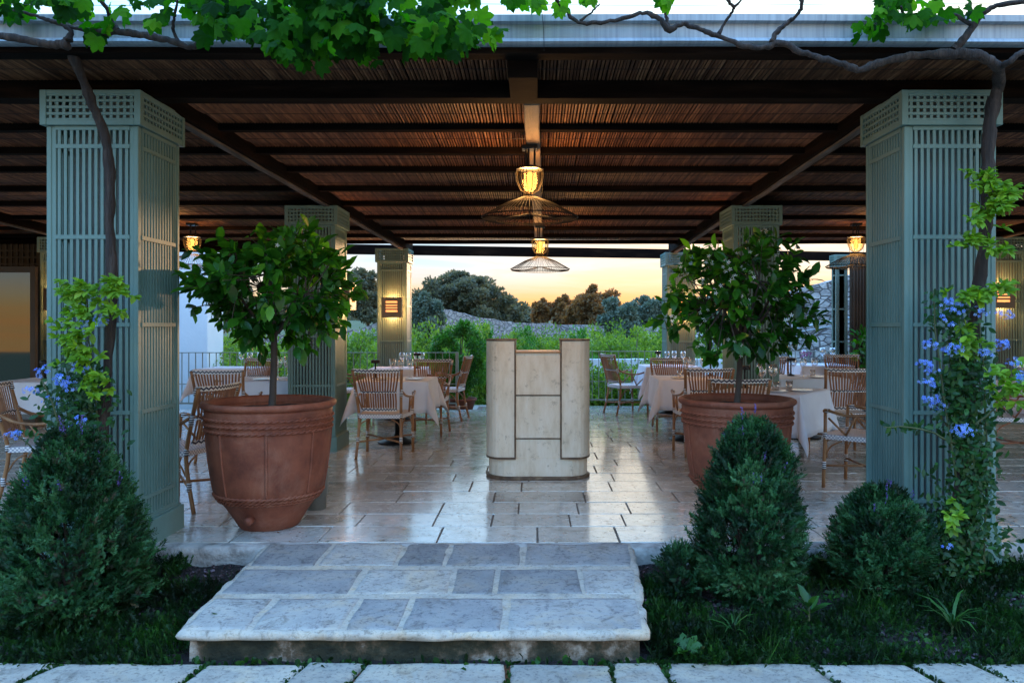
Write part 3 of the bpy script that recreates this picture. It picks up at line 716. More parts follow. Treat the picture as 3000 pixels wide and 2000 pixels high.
def sconce(loc,rz,label,power=6):
    t=thing('wall_lamp',label,'lamp',loc,rz,'louvred wall lamps')   # local: -Y is the front, back at y=0
    w,h,dp=.155,.155,.10
    mb=MB(); mb.box(-w,-w+.01,-dp,0,-h,h); mb.box(w-.01,w,-dp,0,-h,h)
    mb.box(-w+.01,-.09,-dp,-dp+.008,-h,h); mb.box(.09,w-.01,-dp,-dp+.008,-h,h); mb.box(-.09,.09,-dp,-dp+.008,-h,-.07); mb.box(-.09,.09,-dp,-dp+.008,.10,h)
    for k in range(3): z=-.07+.17*(k+1)/4; mb.box(-.09,.09,-dp-.004,-dp+.008,z-.011,z+.011)
    mb.build('housing',m_housing,t)
    mb=MB(); mb.box(-.10,.10,-dp+.014,-dp+.02,-.08,.11); mb.build('diffuser',m_louv,t)
    for z in (.11,-.11):
        l=bpy.data.lights.new('lamp_light','POINT'); l.energy=power; l.color=(1,.45,.16); l.shadow_soft_size=.03
        o=bpy.data.objects.new('lamp_light',l); C.objects.link(o); o.parent=t; o.location=(0,-.04,z)
    return t
m_housing=M('lamp_housing',[(.20,.15,.10),(.26,.20,.14)],8,.5,.1,40)
sconce((-2.20,12.20,1.66),0,'lit louvred wall lamp on the column left of the sunset view',3.)
sconce((2.42,12.70,1.66),0,'lit louvred wall lamp on the back column behind the right citrus crown',3.)
sconce((-2.165,8.95,1.72),PI/2,'wall lamp on the inner side of the column behind the left citrus tree',2.8)
sconce((2.17,8.93,1.72),-PI/2,'wall lamp on the inner side of the column behind the right citrus tree',2.8)
sconce((-6.66,11.0,1.75),0,'dark sided wall lamp glowing on the far left column by the glazed door',2)
sconce((6.52,11.0,1.78),0,'lit louvred wall lamp at the far right edge of the photo',3)

# ------------------------------------------------------------------ host stand
t=thing('host_stand','worn cream host stand with rounded sides standing in the middle of the terrace','stand',(.035,7.28,0))
def stadium(mb,hw,hd,z0,z1,cx=0,n=10,mi=0):
    pts=[]
    for s in (1,-1):
        for k in range(n+1):
            a=-PI/2+PI*k/n
            pts.append((cx+s*(hw-hd)+s*hd*math.cos(a),s*hd*math.sin(a)))
    m_=len(pts); mb.add([(x,y,z0) for x,y in pts]+[(x,y,z1) for x,y in pts],[tuple(range(m_-1,-1,-1)),tuple(range(m_,2*m_))]+[(i,(i+1)%m_,m_+(i+1)%m_,m_+i) for i in range(m_)],mi)
mb=MB(); stadium(mb,.455,.21,.03,.20); mb.build('base',m_cream,t,bevel=.004)
mb=MB(); stadium(mb,.480,.235,0,.03); mb.build('plinth',m_trim,t,bevel=.006)
def dshape(s,inn,out,hd,n=12):
    pts=[(s*inn,-hd)]
    for k in range(n+1):
        a=-PI/2+PI*k/n; pts.append((s*(out-.13)+s*.13*math.cos(a),hd*math.sin(a)))
    pts.append((s*inn,hd)); return pts
for s in (-1,1):
    pts=dshape(s,.206,.478,.225); mm=len(pts)
    def ext(mb,pts,z0,z1,g=0):
        cx=sum(p[0] for p in pts)/len(pts); q=[(cx+(x-cx)*(1+g),y*(1+g)) for x,y in pts]
        mb.add([(x,y,z0) for x,y in q]+[(x,y,z1) for x,y in q],[tuple(range(mm-1,-1,-1)),tuple(range(mm,2*mm))]+[(i,(i+1)%mm,mm+(i+1)%mm,mm+i) for i in range(mm)])
    if s<0:
        pts=pts[::-1]
    mb=MB(); ext(mb,pts,.205,1.25); mb.build('side_pillar',m_cream,t,bevel=.003)
    mb=MB(); ext(mb,pts,1.25,1.265,.03); ext(mb,pts,.188,.205,.03); mb.box(min(s*.203,s*.213),max(s*.203,s*.213),-.236,-.226,.205,1.25); mb.build('edge_trim',m_trim,t,bevel=.002)
for z0,z1 in ((.06,.365),(.375,.755),(.765,1.14)):
    mb=MB(); mb.box(-.20,.20,-.20,-.17,z0,z1); mb.build('front_panel',m_cream,t,bevel=.004)
mb=MB(); mb.box(-.205,.205,-.195,.2,.2,1.12)
for z in (.365,.755): mb.box(-.205,.205,-.207,-.165,z+.001,z+.009)
mb.build('carcass',m_trim,t)
mb=MB(); mb.box(-.205,.205,-.215,.21,1.14,1.158); mb.build('ledge',m_copper,t,bevel=.005)

# ------------------------------------------------------------------ terracotta pots & citrus trees
def pot(loc,s,label):
    t=thing('terracotta_pot',label,'plant pot',loc,0,'large terracotta pots on the terrace'); t.scale=(s,s,s)
    prof=[(0,.006),(.195,.0),(.2,.004),(.235,.06),(.285,.14),(.325,.195),(.345,.225),(.352,.235),(.365,.26),(.383,.36),(.400,.48),(.412,.60),(.418,.68),(.422,.74),(.428,.80),(.428,.825)]
    def wob(a,i): return .0022*noise.noise(Vector((math.cos(a)*2,math.sin(a)*2,i*.5)))*(i>0)
    mb=MB(); mb.lathe(prof+[(.405,.826),(.40,.74),(.39,.70)],64,wob=wob); mb.build('body',m_terra,t,smooth=True)
    mb=MB(); mb.lathe([(.425,.822),(.44,.826),(.453,.838),(.456,.852),(.45,.866),(.435,.872),(.418,.87),(.405,.858),(.402,.822)],64,wob=wob); mb.build('rim',m_terra,t,smooth=True)
    def rope(mb,r,z,th,turns,n=300):
        for ph in (0,PI):
            pts=[]
            for k in range(n+1):
                a=2*PI*k/n; b_=a*turns+ph; pts.append(((r+th*.5*math.cos(b_))*math.cos(a),(r+th*.5*math.cos(b_))*math.sin(a),z+th*.5*math.sin(b_)))
            mb.tube(pts,th*.62,6,cap=False)
    for z,r in ((.765,.426),(.725,.423),(.685,.420),(.245,.362),(.222,.347),(.203,.333)):
        mb=MB(); rope(mb,r+.001,z,.012,30); mb.build('rope_band',m_terra,t,smooth=True)
    for k in range(8):
        a=2*PI*k/8-PI/2+.27; pts=[]; pts2=[]
        for j in range(60):
            z=.26+(.675-.26)*j/59; r=float(np.interp(z,[p[1] for p in prof],[p[0] for p in prof]))+.002
            b_=j*1.5
            for (q,ph) in ((pts,0),(pts2,PI)): q.append(((r)*math.cos(a+.012*math.cos(b_+ph)),(r)*math.sin(a+.012*math.cos(b_+ph)),z))
        mb=MB(); mb.tube(pts,.0075,5); mb.tube(pts2,.0075,5); mb.build('rope_rib',m_terra,t,smooth=True)
    a=-PI/2-.16; r=.262; mb=MB(); c,s_=math.cos(a),math.sin(a); z=.095
    mb.tube([(r*c,r*s_,z),((r+.03)*c,(r+.03)*s_,z-.004),((r+.045)*c,(r+.045)*s_,z-.006)],[.036,.028,.027],14)
    mb.build('drain_spout',m_terra,t,smooth=True)
    mb=MB(); N=24
    mb.lathe([(.402,.80),(.3,.805),(.18,.812),(.06,.80),(0,.80)],40,wob=lambda a,i:0)
    mb.v=[(x,y,z+.012*noise.noise(Vector((x*14,y*14,0)))) for x,y,z in mb.v]
    mb.build('soil_fill',m_soil,t,smooth=True)
    return t
PX1=(790-CX)*5.5/F; PX2=(2158-CX)*6.0/F
pot((PX1,5.5,0),1.0,'tall terracotta pot left of the entrance slab with rope bands and a drain spout')
pot((PX2,6.0,0),.965,'tall terracotta pot on the right half hidden by a lavender bush')
t=thing('zinc_pot','small grey metal pot standing behind the left terracotta pot','pot',(-1.66,5.98,0))
mb=MB(); mb.lathe([(0,.004),(.075,0),(.095,.29),(.105,.30),(.105,.312),(.09,.312),(.088,.28)],28); mb.build('body',m_zinc,t,smooth=True)
mb=MB(); mb.lathe([(.108,.295),(.112,.303),(.108,.311)],28); mb.build('rim_band',m_zinc,t,smooth=True)

leaf_t=[(0,0,0),(-.17,.22,.035),(.17,.22,.035),(-.25,.5,.05),(0,.5,0),(.25,.5,.05),(-.17,.78,.02),(0,.8,-.03),(.17,.78,.02),(0,1,-.09)]
leaf_f=[(0,4,3,1),(0,2,5,4),(3,4,7,6),(4,5,8,7),(6,7,9),(7,8,9)]
def citrus(base,ctr,rad,label,nt_=150,seed=1,blossoms=0,lscale=.115,trunk_r=.027):
    rs=np.random.RandomState(seed); rr=random.Random(seed)
    t=thing('citrus_tree',label,'tree',base)
    base=Vector(base); ctr=Vector(ctr)
    fork=Vector((ctr.x*.55+base.x*.45,base.y,ctr.z-rad[2]*.72))
    mb=MB(); pts=smooth_path([base,base.lerp(fork,.5)+Vector((.006,0,0)),fork],6,.0015); mb.tube(pts,lerp_r([trunk_r,trunk_r*.86,trunk_r*.8],len(pts)),12)
    mb.build('trunk',m_trunk,t,smooth=True,world=True)
    tips=[]
    lob=[(rndvec(1)[0],rr.uniform(.0,.22)) for _ in range(9)]
    while len(tips)<nt_:
        v=rs.normal(size=3); v/=np.linalg.norm(v); r=rs.uniform(.35,1)**.6
        k=1+sum(a*max(0,float(np.dot(v,l)))**3 for l,a in lob)-.10
        p=Vector((ctr.x+v[0]*rad[0]*r*k,ctr.y+v[1]*rad[1]*r*k,ctr.z+v[2]*rad[2]*r*k))
        if v[2]<-.5 and rs.rand()<.25: continue
        tips.append(p)
    mb=MB(); mains=[]
    for k in range(7):
        a=2*PI*k/7+.4; q=ctr+Vector((math.cos(a)*rad[0]*.45,math.sin(a)*rad[1]*.45,rr.uniform(-.15,.3)*rad[2])); mains.append(q)
        pts=smooth_path([fork-Vector((0,0,.02)),fork.lerp(q,.5)+Vector((0,0,-.03)),q],5,.004); mb.tube(pts,lerp_r([.02,.013,.007],len(pts)),8)
    mains.append(ctr+Vector((0,0,rad[2]*.5))); mb.tube([fork,mains[-1]],[.02,.006],8)
    for p in tips:
        q=min(mains,key=lambda m_:(m_-p).length); mb.tube([q,q.lerp(p,.5)+Vector((0,0,-.02)),p],[.005,.004,.002],5,cap=False)
    mb.build('branches',m_trunk,t,smooth=True,world=True)
    Pn=[];D=[];N=[];S=[];Rn=[]
    for p in tips:
        out=(p-ctr).normalized(); nl=rr.randint(7,12)
        for k in range(nl):
            d=Vector(rs.normal(size=3)).normalized()*.9+out*.6+Vector((0,0,-.18))
            d.normalize(); o_=p-out*rr.uniform(0,.11)+Vector(rs.normal(size=3))*.015
            nn=Vector((rs.normal()*.55,rs.normal()*.55-.25,1)); s=lscale*rr.uniform(.55,1.2)
            Pn.append(o_);D.append(d);N.append(nn);S.append(s)
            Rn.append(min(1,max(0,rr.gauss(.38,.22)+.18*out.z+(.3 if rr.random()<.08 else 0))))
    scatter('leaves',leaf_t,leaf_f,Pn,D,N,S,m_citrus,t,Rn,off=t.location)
    if blossoms:
        bt=[(0,0,0)];bf=[]
        for k in range(5):
            a=2*PI*k/5; b0=len(bt)
            bt+=[(.5*math.cos(a-.3),.5*math.sin(a-.3),.15),(math.cos(a),math.sin(a),.2),(.5*math.cos(a+.3),.5*math.sin(a+.3),.15)]; bf.append((0,b0,b0+1,b0+2))
        sel=[]
        for p in tips:
            if p.y<ctr.y+.1 and rr.random()<blossoms:
                for k in range(rr.randint(2,4)): sel.append(p+Vector((rr.uniform(-.03,.03),-rr.uniform(.02,.09),rr.uniform(-.03,.03))))
        n=len(sel); scatter('blossoms',bt,bf,sel,rndvec(n),np.tile([0,-1,.3],(n,1))+RS.normal(size=(n,3))*.5,np.full(n,.019),m_blossom,t,off=t.location)
    return t
citrus((PX1+.015,5.5,.80),((808-CX)*5.5/F,5.5,1.67),(.62,.54,.46),'round citrus tree growing in the left terracotta pot',185,11,.06,.118)
citrus((PX2,6.0,.77),((2180-CX)*6/F,6.0,1.63),(.62,.54,.52),'citrus tree with small white blossoms in the right terracotta pot',190,23,.30,.112)

# ------------------------------------------------------------------ grape vines
def vleaf():
    out=[]; prof=[(90,1.0),(75,.80),(66,.66),(56,.78),(42,.88),(30,.74),(18,.62),(8,.72),(-6,.74),(-22,.62),(-40,.62),(-60,.50),(-80,.22)]
    pts=[(a,r) for a,r in prof]+[(180-a,r) for a,r in prof[::-1] if a!=90]
    v=[(0,.0,0.0)]
    for a,r in pts:
        x=r*math.cos(math.radians(a))*.62; y=r*math.sin(math.radians(a))*.62
        v.append((x,y+.12,-.34*abs(x)-.22*y*y+.05*math.sin(a*.13)))
    n=len(pts); v[0]=(0,.06,.06)
    return v,[(0,1+i,1+(i+1)%n) for i in range(n)]
vlt,vlf=vleaf(); vlf=[(a,c,b) for a,b,c in vlf]
VK=.86
def vine_trunk(mb,pts,rads,jit=.008,sub=7):
    p=smooth_path(pts,sub,jit*.4); r=[x*VK for x in lerp_r(rads,len(p))]
    r=[x*(1+.18*noise.noise(Vector((i*.45,x*20,0)))+.10*math.sin(i*.9)) for i,x in enumerate(r)]
    mb.tube(p,r,12)
def vine_leaves(name,regions,parent,mat=m_vine,size=(.07,.15),seed=3):
    rr=random.Random(seed); Pn=[];D=[];N=[];S=[];Rn=[]
    for (x0,x1,y0,y1,d0,d1,n,br) in regions:
        for _ in range(n):
            d=rr.uniform(d0,d1); p=P(rr.uniform(x0,x1),rr.uniform(y0,y1),d)
            Pn.append(p); D.append(Vector((rr.gauss(0,.6),rr.gauss(-.35,.5),-1+rr.gauss(0,.45)))); N.append(Vector((rr.gauss(0,.75),-1+rr.gauss(0,.55),rr.gauss(.45,.6))))
            S.append(rr.uniform(*size)); Rn.append(min(1,max(0,rr.gauss(br,.30))))
    return scatter('leaves',vlt,vlf,Pn,D,N,S,mat,parent,Rn,off=parent.location)
base=P(300,1700,4.68)
t=thing('grape_vine','old grape vine climbing the left front column with leaves along the gutter','vine',base)
mb=MB(); dv=4.66
vine_trunk(mb,[P(285,1720,dv),P(296,1500,dv),P(302,1240,dv),P(318,1040,dv),P(330,860,dv),P(320,640,dv),P(322,520,dv),P(308,400,dv),P(268,300,dv-.05),P(235,215,dv-.15),P(200,125,dv-.22)],[.05,.045,.036,.030,.032,.034,.034,.032,.032,.032,.036])
dt=dv-.44
vine_trunk(mb,[P(200,130,dt),P(140,130,dt),P(60,115,dt),P(-80,100,dt),P(-300,90,dt)],[.033,.024,.022,.02,.018])
vine_trunk(mb,[P(200,122,dt),P(205,88,dt),P(150,62,dt),P(100,46,dt),P(40,30,dt-.1)],[.028,.014,.012,.010,.008])
vine_trunk(mb,[P(150,62,dt),P(230,85,dt),P(300,95,dt),P(360,95,dt),P(430,105,dt),P(500,120,dt),P(560,138,dt),P(620,108,dt),P(690,105,dt),P(790,130,dt-.1)],[.012,.012,.02,.022,.022,.022,.018,.014,.013,.010])
vine_trunk(mb,[P(345,92,dt),P(325,60,dt),P(310,20,dt-.1),P(270,-20,dt-.2)],[.020,.015,.012,.01])
vine_trunk(mb,[P(528,130,dt),P(508,90,dt),P(512,45,dt-.1),P(520,0,dt-.15)],[.013,.010,.008,.007])
vine_trunk(mb,[P(620,108,dt),P(690,80,dt),P(720,40,dt-.1),P(740,-20,dt-.15)],[.014,.011,.01,.008])
vine_trunk(mb,[P(790,130,dt-.1),P(950,110,dt-.2),P(1100,120,dt-.25),P(1250,112,dt-.3),P(1420,120,dt-.3)],[.010,.009,.008,.006,.004])
mb.build('trunk',m_bark,t,smooth=True,world=True)
vine_leaves('leaves',[(-60,200,-60,55,3.9,4.3,34,.3),(170,380,-60,45,3.9,4.25,32,.55),(380,600,-60,60,3.9,4.25,34,.4),(240,340,60,125,4.1,4.4,12,.5),
   (560,760,-70,80,3.7,4.4,70,.35),(600,980,-80,110,3.5,4.2,120,.32),(780,1100,-60,150,3.4,4.0,170,.32),(840,1120,60,185,3.5,4.0,46,.25),(960,1320,-80,125,3.4,4.1,190,.45),(1080,1380,40,150,3.5,4.1,40,.5),(1260,1400,30,130,3.6,4.2,26,.6),(1380,1480,60,120,3.7,4.1,10,.7),
   (1300,1600,-60,-5,3.7,4.2,30,.8),(800,900,110,170,3.5,4.0,12,.3),(1180,1330,90,150,3.5,4.0,8,.45)],t,size=(.06,.13))
VK=.72
base=P(2800,1700,4.66)
t=thing('grape_vine','gnarled grape vine climbing the right front column with mostly bare branches overhead','vine',base)
mb=MB(); dv=4.64
vine_trunk(mb,[P(2770,1700,dv),P(2795,1540,dv),P(2830,1300,dv),P(2850,1000,dv),P(2865,850,dv),P(2885,700,dv),P(2893,560,dv),P(2895,430,dv),P(2905,330,dv),P(2925,250,dv),P(2925,195,dv-.15)],[.055,.05,.042,.04,.042,.046,.05,.052,.054,.05,.042],.012)
dt=dv-.42
vine_trunk(mb,[P(2925,200,dt+.1),P(2890,172,dt),P(2830,158,dt),P(2770,160,dt),P(2700,162,dt),P(2620,172,dt),P(2560,190,dt),P(2515,205,dt),P(2460,185,dt),P(2400,168,dt),P(2340,150,dt),P(2290,125,dt),P(2240,138,dt),P(2180,135,dt),P(2100,105,dt),P(2050,85,dt),P(2000,72,dt),P(1962,86,dt),P(1930,55,dt),P(1884,38,dt),P(1826,55,dt),P(1760,66,dt),P(1696,66,dt),P(1660,35,dt),P(1630,0,dt-.1),P(1590,-60,dt-.2)],
   [.036,.04,.04,.034,.030,.028,.027,.027,.024,.022,.022,.026,.022,.02,.019,.018,.018,.026,.020,.016,.016,.015,.015,.013,.011,.01],.012,5)
vine_trunk(mb,[P(2925,200,dt+.1),P(2960,180,dt),P(3010,150,dt),P(3200,110,dt)],[.03,.022,.02,.018])
vine_trunk(mb,[P(2790,150,dt),P(2815,125,dt),P(2850,80,dt),P(2880,40,dt-.05),P(2930,15,dt-.1),P(3040,0,dt-.2)],[.03,.03,.024,.02,.018,.016])
vine_trunk(mb,[P(2850,75,dt),P(2800,48,dt),P(2760,50,dt),P(2700,55,dt),P(2655,50,dt),P(2640,20,dt-.1)],[.018,.015,.016,.014,.011,.008])
vine_trunk(mb,[P(2262,128,dt),P(2275,95,dt),P(2310,65,dt),P(2335,45,dt-.05),P(2350,10,dt-.1),P(2330,-30,dt-.1)],[.022,.02,.015,.012,.014,.012])
vine_trunk(mb,[P(2105,100,dt),P(2125,65,dt),P(2150,25,dt-.05),P(2135,5,dt-.1),P(2120,-40,dt-.1)],[.015,.010,.010,.013,.008])
vine_trunk(mb,[P(2150,22,dt-.05),P(2185,-10,dt-.1)],[.009,.006])
vine_trunk(mb,[P(1955,80,dt),P(1950,35,dt),P(1935,-20,dt-.1)],[.018,.012,.01])
vine_trunk(mb,[P(1700,62,dt),P(1735,35,dt),P(1757,12,dt)],[.010,.007,.004])
vine_trunk(mb,[P(2655,50,dt),P(2600,45,dt),P(2560,75,dt)],[.009,.007,.004])
mb.build('trunk',m_bark,t,smooth=True,world=True)
vine_leaves('leaves',[(2560,2860,-40,60,4.0,4.35,52,.62),(2510,2580,50,105,4.1,4.3,9,.6),(2550,2660,-20,40,4.0,4.3,14,.6),(1630,1660,-10,40,4.0,4.3,5,.8),(1700,1760,-30,0,4.0,4.3,6,.8),(1920,2000,-30,5,4.0,4.3,8,.8),(1480,1620,-40,5,3.9,4.3,16,.85),(2650,2690,60,80,4.1,4.3,3,.6)],t,size=(.06,.12),seed=8)
# training wires
t=thing('training_wire','thin training wire stretched over the gutter across the sky','wire',P(1500,15,4.2))
mb=MB(); mb.tube([P(x,14+3*math.sin(x*.004),4.2) for x in range(-600,3800,200)],.0014,4); mb.build('strand',m_wire,t,world=True)
t=thing('training_wire','thin slack wire dropping beside the centre of the gutter','wire',P(1590,100,4.25))
mb=MB(); mb.tube(smooth_path([P(1583,-40,4.2),P(1586,20,4.22),P(1592,80,4.25),P(1594,150,4.28)],4),.0014,4); mb.build('strand',m_wire,t,world=True)

# ------------------------------------------------------------------ shrubs in the bed
def sprig(nl=8,w=.034,ln=.40,stem=.010):
    v=[(-stem,0,0),(stem,0,0),(stem*.4,1,.05),(-stem*.4,1,.05)]; f=[(0,1,2,3)]
    for k in range(nl):
        y=.12+.80*k/nl; s=1 if k%2 else -1; b=len(v); a=.9 if k<nl-1 else .25
        z=.03*(k%3-1)
        dx=s*ln*math.sin(a)*(1-.35*k/nl); dy=ln*math.cos(a)*.9
        v+=[(0,y,0),(dx*.5-w*.5*s*0,y+dy*.5+w,z+.10),(dx,y+dy,z*4+.06),(dx*.5,y+dy*.5-w,z-.02)]; f.append((b,b+1,b+2,b+3))
        b=len(v); dx=-dx
        v+=[(0,y+.04,0),(dx*.5,y+.04+dy*.5+w,z+.02),(dx,y+.04+dy,-z*4-.05),(dx*.5,y+.04+dy*.5-w,z-.06)]; f.append((b,b+1,b+2,b+3))
    return v,f
spv,spf=sprig()
def lavender(base,h,rad,label,n=2200,seed=2,spikes=20,size=(.036,.088),prof=None,mat=None,name='lavender_bush',cat='bush',group='lavender bushes in the flower beds'):
    rs=np.random.RandomState(seed); t=thing(name,label,cat,base,0,group)
    prof=prof or (lambda u: (math.sin(PI*min(1,(u*.80+.22)))**.75)*(1.0))
    mb=MB()
    for k in range(26):
        a=rs.rand()*2*PI; u=rs.uniform(.4,.9); r=rad*prof(u)*.7
        mb.tube([(0,0,0),(r*.35*math.cos(a),r*.35*math.sin(a),h*u*.5),(r*math.cos(a),r*math.sin(a),h*u)],[.008,.006,.002],5,cap=False)
    mb.build('stems',m_trunk,t)
    Pn=[];D=[];N=[];S=[];Rn=[]
    sd=rs.rand()*50
    for _ in range(n):
        u=rs.rand()**.85; a=rs.rand()*2*PI; rr_=rs.uniform(.55,1)**.5
        k=1+.28*noise.noise(Vector((math.cos(a)*1.6,math.sin(a)*1.6,u*3+sd)))+.22*noise.noise(Vector((math.cos(a)*4,math.sin(a)*4,u*9+sd)))
        r=rad*prof(u)*rr_*k; p=(r*math.cos(a),r*math.sin(a),h*u*.93)
        if rs.rand()<.18: rr_*=rs.uniform(1.03,1.20)
        p=(rad*prof(u)*rr_*k*math.cos(a),rad*prof(u)*rr_*k*math.sin(a),p[2]); Pn.append(p); out=np.array([math.cos(a)*.75,math.sin(a)*.75,.35+1.0*u]); D.append(out+rs.normal(size=3)*.38); N.append(rs.normal(size=3)); S.append(rs.uniform(*size))
        if noise.noise(Vector((math.cos(a)*2.6,math.sin(a)*2.6,u*6+sd+9)))<-.32 and rs.rand()<.75: Pn.pop();D.pop();N.pop();S.pop(); continue
        Rn.append(min(1,max(0,.40+1.0*noise.noise(Vector((p[0]*7,p[1]*7,p[2]*7+sd)))+rs.normal()*.15)))
    scatter('leaves',spv,spf,Pn,D,N,S,mat or m_lav,t,Rn)
    k_=n//12; sel=rs.choice(len(Pn),min(k_,len(Pn)),replace=False)
    if spikes: scatter('dry_twigs',spv,spf,np.array([Pn[i] for i in sel])*1.02,np.array([D[i] for i in sel])+rs.normal(size=(len(sel),3))*.3,rs.normal(size=(len(sel),3)),np.array([S[i] for i in sel])*np.array([.8]*len(sel)),m_dryt,t)
    if spikes:
        for _ in range(spikes):
            Pn=[];D=[];S=[]
            u=rs.uniform(.55,1); a=rs.rand()*2*PI; r=rad*prof(u)*.8; d=Vector((math.cos(a)*.35*(1.2-u),math.sin(a)*.35,1)).normalized(); p0=Vector((r*math.cos(a),r*math.sin(a),h*u*.93)); l=rs.uniform(.10,.18)
            for q in range(14): Pn.append(p0+d*(l*(.6+.4*q/14))+Vector(rs.normal(size=3))*.003); D.append(d+Vector(rs.normal(size=3))*.5); S.append(.013)
            scatter('flower_spike',leaf_t,leaf_f,Pn,D,rs.normal(size=(len(Pn),3)),S,m_lavf,t)
    return t
lavender((-2.52,4.28,-.17),1.02,.38,'large lavender bush at the foot of the left front column',8600,2,26,prof=lambda u:float(np.interp(u,[0,.2,.45,.7,.85,1],[.9,1,.9,.62,.42,.14])))
lavender((1.22,4.42,-.15),1.04,.25,'tall egg shaped lavender bush in front of the right terracotta pot',7600,5,14,prof=lambda u:float(np.interp(u,[0,.12,.28,.5,.7,.85,.95,1],[.6,.92,1,.98,.82,.6,.36,.12])))
lavender((2.04,4.60,-.13),.57,.25,'low round lavender bush between the tall bush and the right front column',4200,9,6,prof=lambda u:float(np.interp(u,[0,.3,.6,.8,1],[.82,1,.9,.66,.2])))
lavender((.84,4.50,-.14),.24,.10,'small dark rosemary like shrub by the right edge of the entrance slab',260,12,0,(.06,.11),name='rosemary_shrub',group=None,cat='shrub')
# ground cover
def inbed(rr):
    while True:
        x=rr.uniform(-4.2,4.2); y=rr.uniform(3.66,4.93)
        if edgeL(y)-.03<x<edgeR(y)+.03: continue
        if abs(x)>.72*y+.2: continue
        return x,y
def cover(name,n,tv,tf,size,mat,seed,thr,dz=1.0,bias=.35,freq=2.2):
    rr=random.Random(seed); Pn=[];D=[];N=[];S=[];Rn=[]
    while len(Pn)<n:
        x,y=inbed(rr); q=noise.noise(Vector((x*freq,y*freq,seed)))
        edge=1 if y<4.15 else 0
        bare=1 if (y>4.60 and (-2.15<x<edgeL(y)+.1 or edgeR(y)<x<1.0)) else 0
        if bare or q<thr-.25*edge: continue
        Pn.append((x,y,soil_z(x,y)+.015)); D.append((rr.gauss(0,.5),rr.gauss(-.15,.5),dz)); N.append((rr.gauss(0,1),rr.gauss(-1,.6),rr.gauss(.5,.6))); S.append(rr.uniform(*size)*(1+.8*q)); Rn.append(min(1,max(0,bias+rr.gauss(0,.18)+.5*noise.noise(Vector((x*4,y*4,9))))))
    return scatter(name,tv,tf,Pn,D,N,S,mat,None,Rn)
tag(cover('ground_cover',9000,spv,spf,(.035,.085),m_cover,4,-.12),kind='stuff')
bl=[(-.013,0,0),(.013,0,0),(.010,.5,.06),(-.010,.5,.06),(0,1,.25)]; bf_=[(0,1,2,3),(3,2,4)]
tag(cover('grass',3200,bl,bf_,(.06,.13),m_cover,6,.02,bias=.6),kind='stuff')
rl=[(0,0,0),(-.3,.35,.05),(.3,.35,.05),(-.28,.75,.0),(.28,.75,.0),(0,1,-.08)]; rf=[(0,2,4,5,3,1)]
tag(cover('creeping_weeds',6000,rl,rf,(.014,.034),m_cover,8,-.12,.35,.6,3.0),kind='stuff')
# joints grass
Pn=[];D=[];S=[];rr=random.Random(4)
for c_,s_ in zip(cuts,sl):
    for _ in range(90 if c_>1700 or c_<900 else 35):
        v=rr.random(); x=pvx(c_)+s_*(1-v)-s_*.4*v+rr.gauss(0,.008); y=3.28+.42*v; Pn.append((x,y,-.20)); D.append((rr.gauss(0,.6),rr.gauss(0,.6),1)); S.append(rr.uniform(.02,.045))
for _ in range(2600):
    x=rr.uniform(-3,3); 
    if edgeL(3.72)-.05<x<edgeR(3.72) and rr.random()<.8: continue
    Pn.append((x,3.69+rr.gauss(0,.02),-.20)); D.append((rr.gauss(0,.6),rr.gauss(-.4,.6),1)); S.append(rr.uniform(.02,.06))
tag(scatter('joint_moss',rl,rf,Pn,D,rndvec(len(Pn)),np.array(S)*.8,m_cover,None,np.clip(RS.normal(.5,.2,len(Pn)),0,1)),kind='stuff')
# mulch chips
Pn=[];rr=random.Random(9)
while len(Pn)<7000:
    x,y=inbed(rr); Pn.append((x,y,soil_z(x,y)+.012+.012*noise.noise(Vector((x*22,y*22,3)))))
n=len(Pn); m_chip=leafmat('mulch_chip',[(.012,.007,.008),(.04,.022,.022),(.085,.05,.05),(.14,.10,.12)],0.,.8)
tag(scatter('mulch',[(-.5,-.3,0),(.5,-.35,.1),(.4,.3,0),(-.45,.35,.15),(0,0,.35)],[(0,1,4),(1,2,4),(2,3,4),(3,0,4)],Pn,rndvec(n),np.tile([0,0,1.],(n,1))+RS.normal(size=(n,3))*.4,RS.uniform(.010,.026,n),m_chip),kind='stuff')
m_orchd=leafmat('weed_leaf',[(.012,.05,.012),(.03,.10,.02),(.05,.15,.03)])
# individual small plants
def rosette(name,label,loc,n,ln,mat,tv,tf,spread=.8,width=1,cat='plant'):
    t=thing(name,label,cat,loc); D=[];Pn=[];S=[];N=[]
    for k in range(n):
        a=2*PI*k/n+R.uniform(-.3,.3); e=R.uniform(.25,1.1); Pn.append((0,0,R.uniform(0,.04))); D.append((math.cos(a)*spread,math.sin(a)*spread,e)); N.append((-math.cos(a)*e,-math.sin(a)*e,spread)); s=ln*R.uniform(.7,1.1); S.append((s*width,s,s))
    scatter('leaves',tv,tf,Pn,D,N,S,mat,t); 
    mb=MB(); mb.tube([(0,0,-.03),(0,0,.04)],.006,6); mb.build('crown_stem',m_stem,t)
arc=[(-.03,0,0),(.03,0,0),(.035,.35,.10),(-.035,.35,.10),(.03,.7,.05),(-.03,.7,.05),(0,1,-.18)]; arf=[(0,1,2,3),(3,2,4,5),(5,4,6)]
rosette('spiky_plant','small spiky plant with arching grey green blades in the right bed',P(2790,1840,3.95)+Vector((0,0,0)),16,.22,m_orchd,arc,arf,1.0)
rosette('spiky_plant','arching bladed tuft in front of the feathery shrub in the right bed',P(2150,1850,3.9),9,.16,m_orchd,arc,arf,1.0)
rosette('broadleaf_weed','bright broad leaved weed in the middle of the right bed',P(2370,1800,4.02),9,.13,m_orchd,leaf_t,leaf_f,.7,.8)
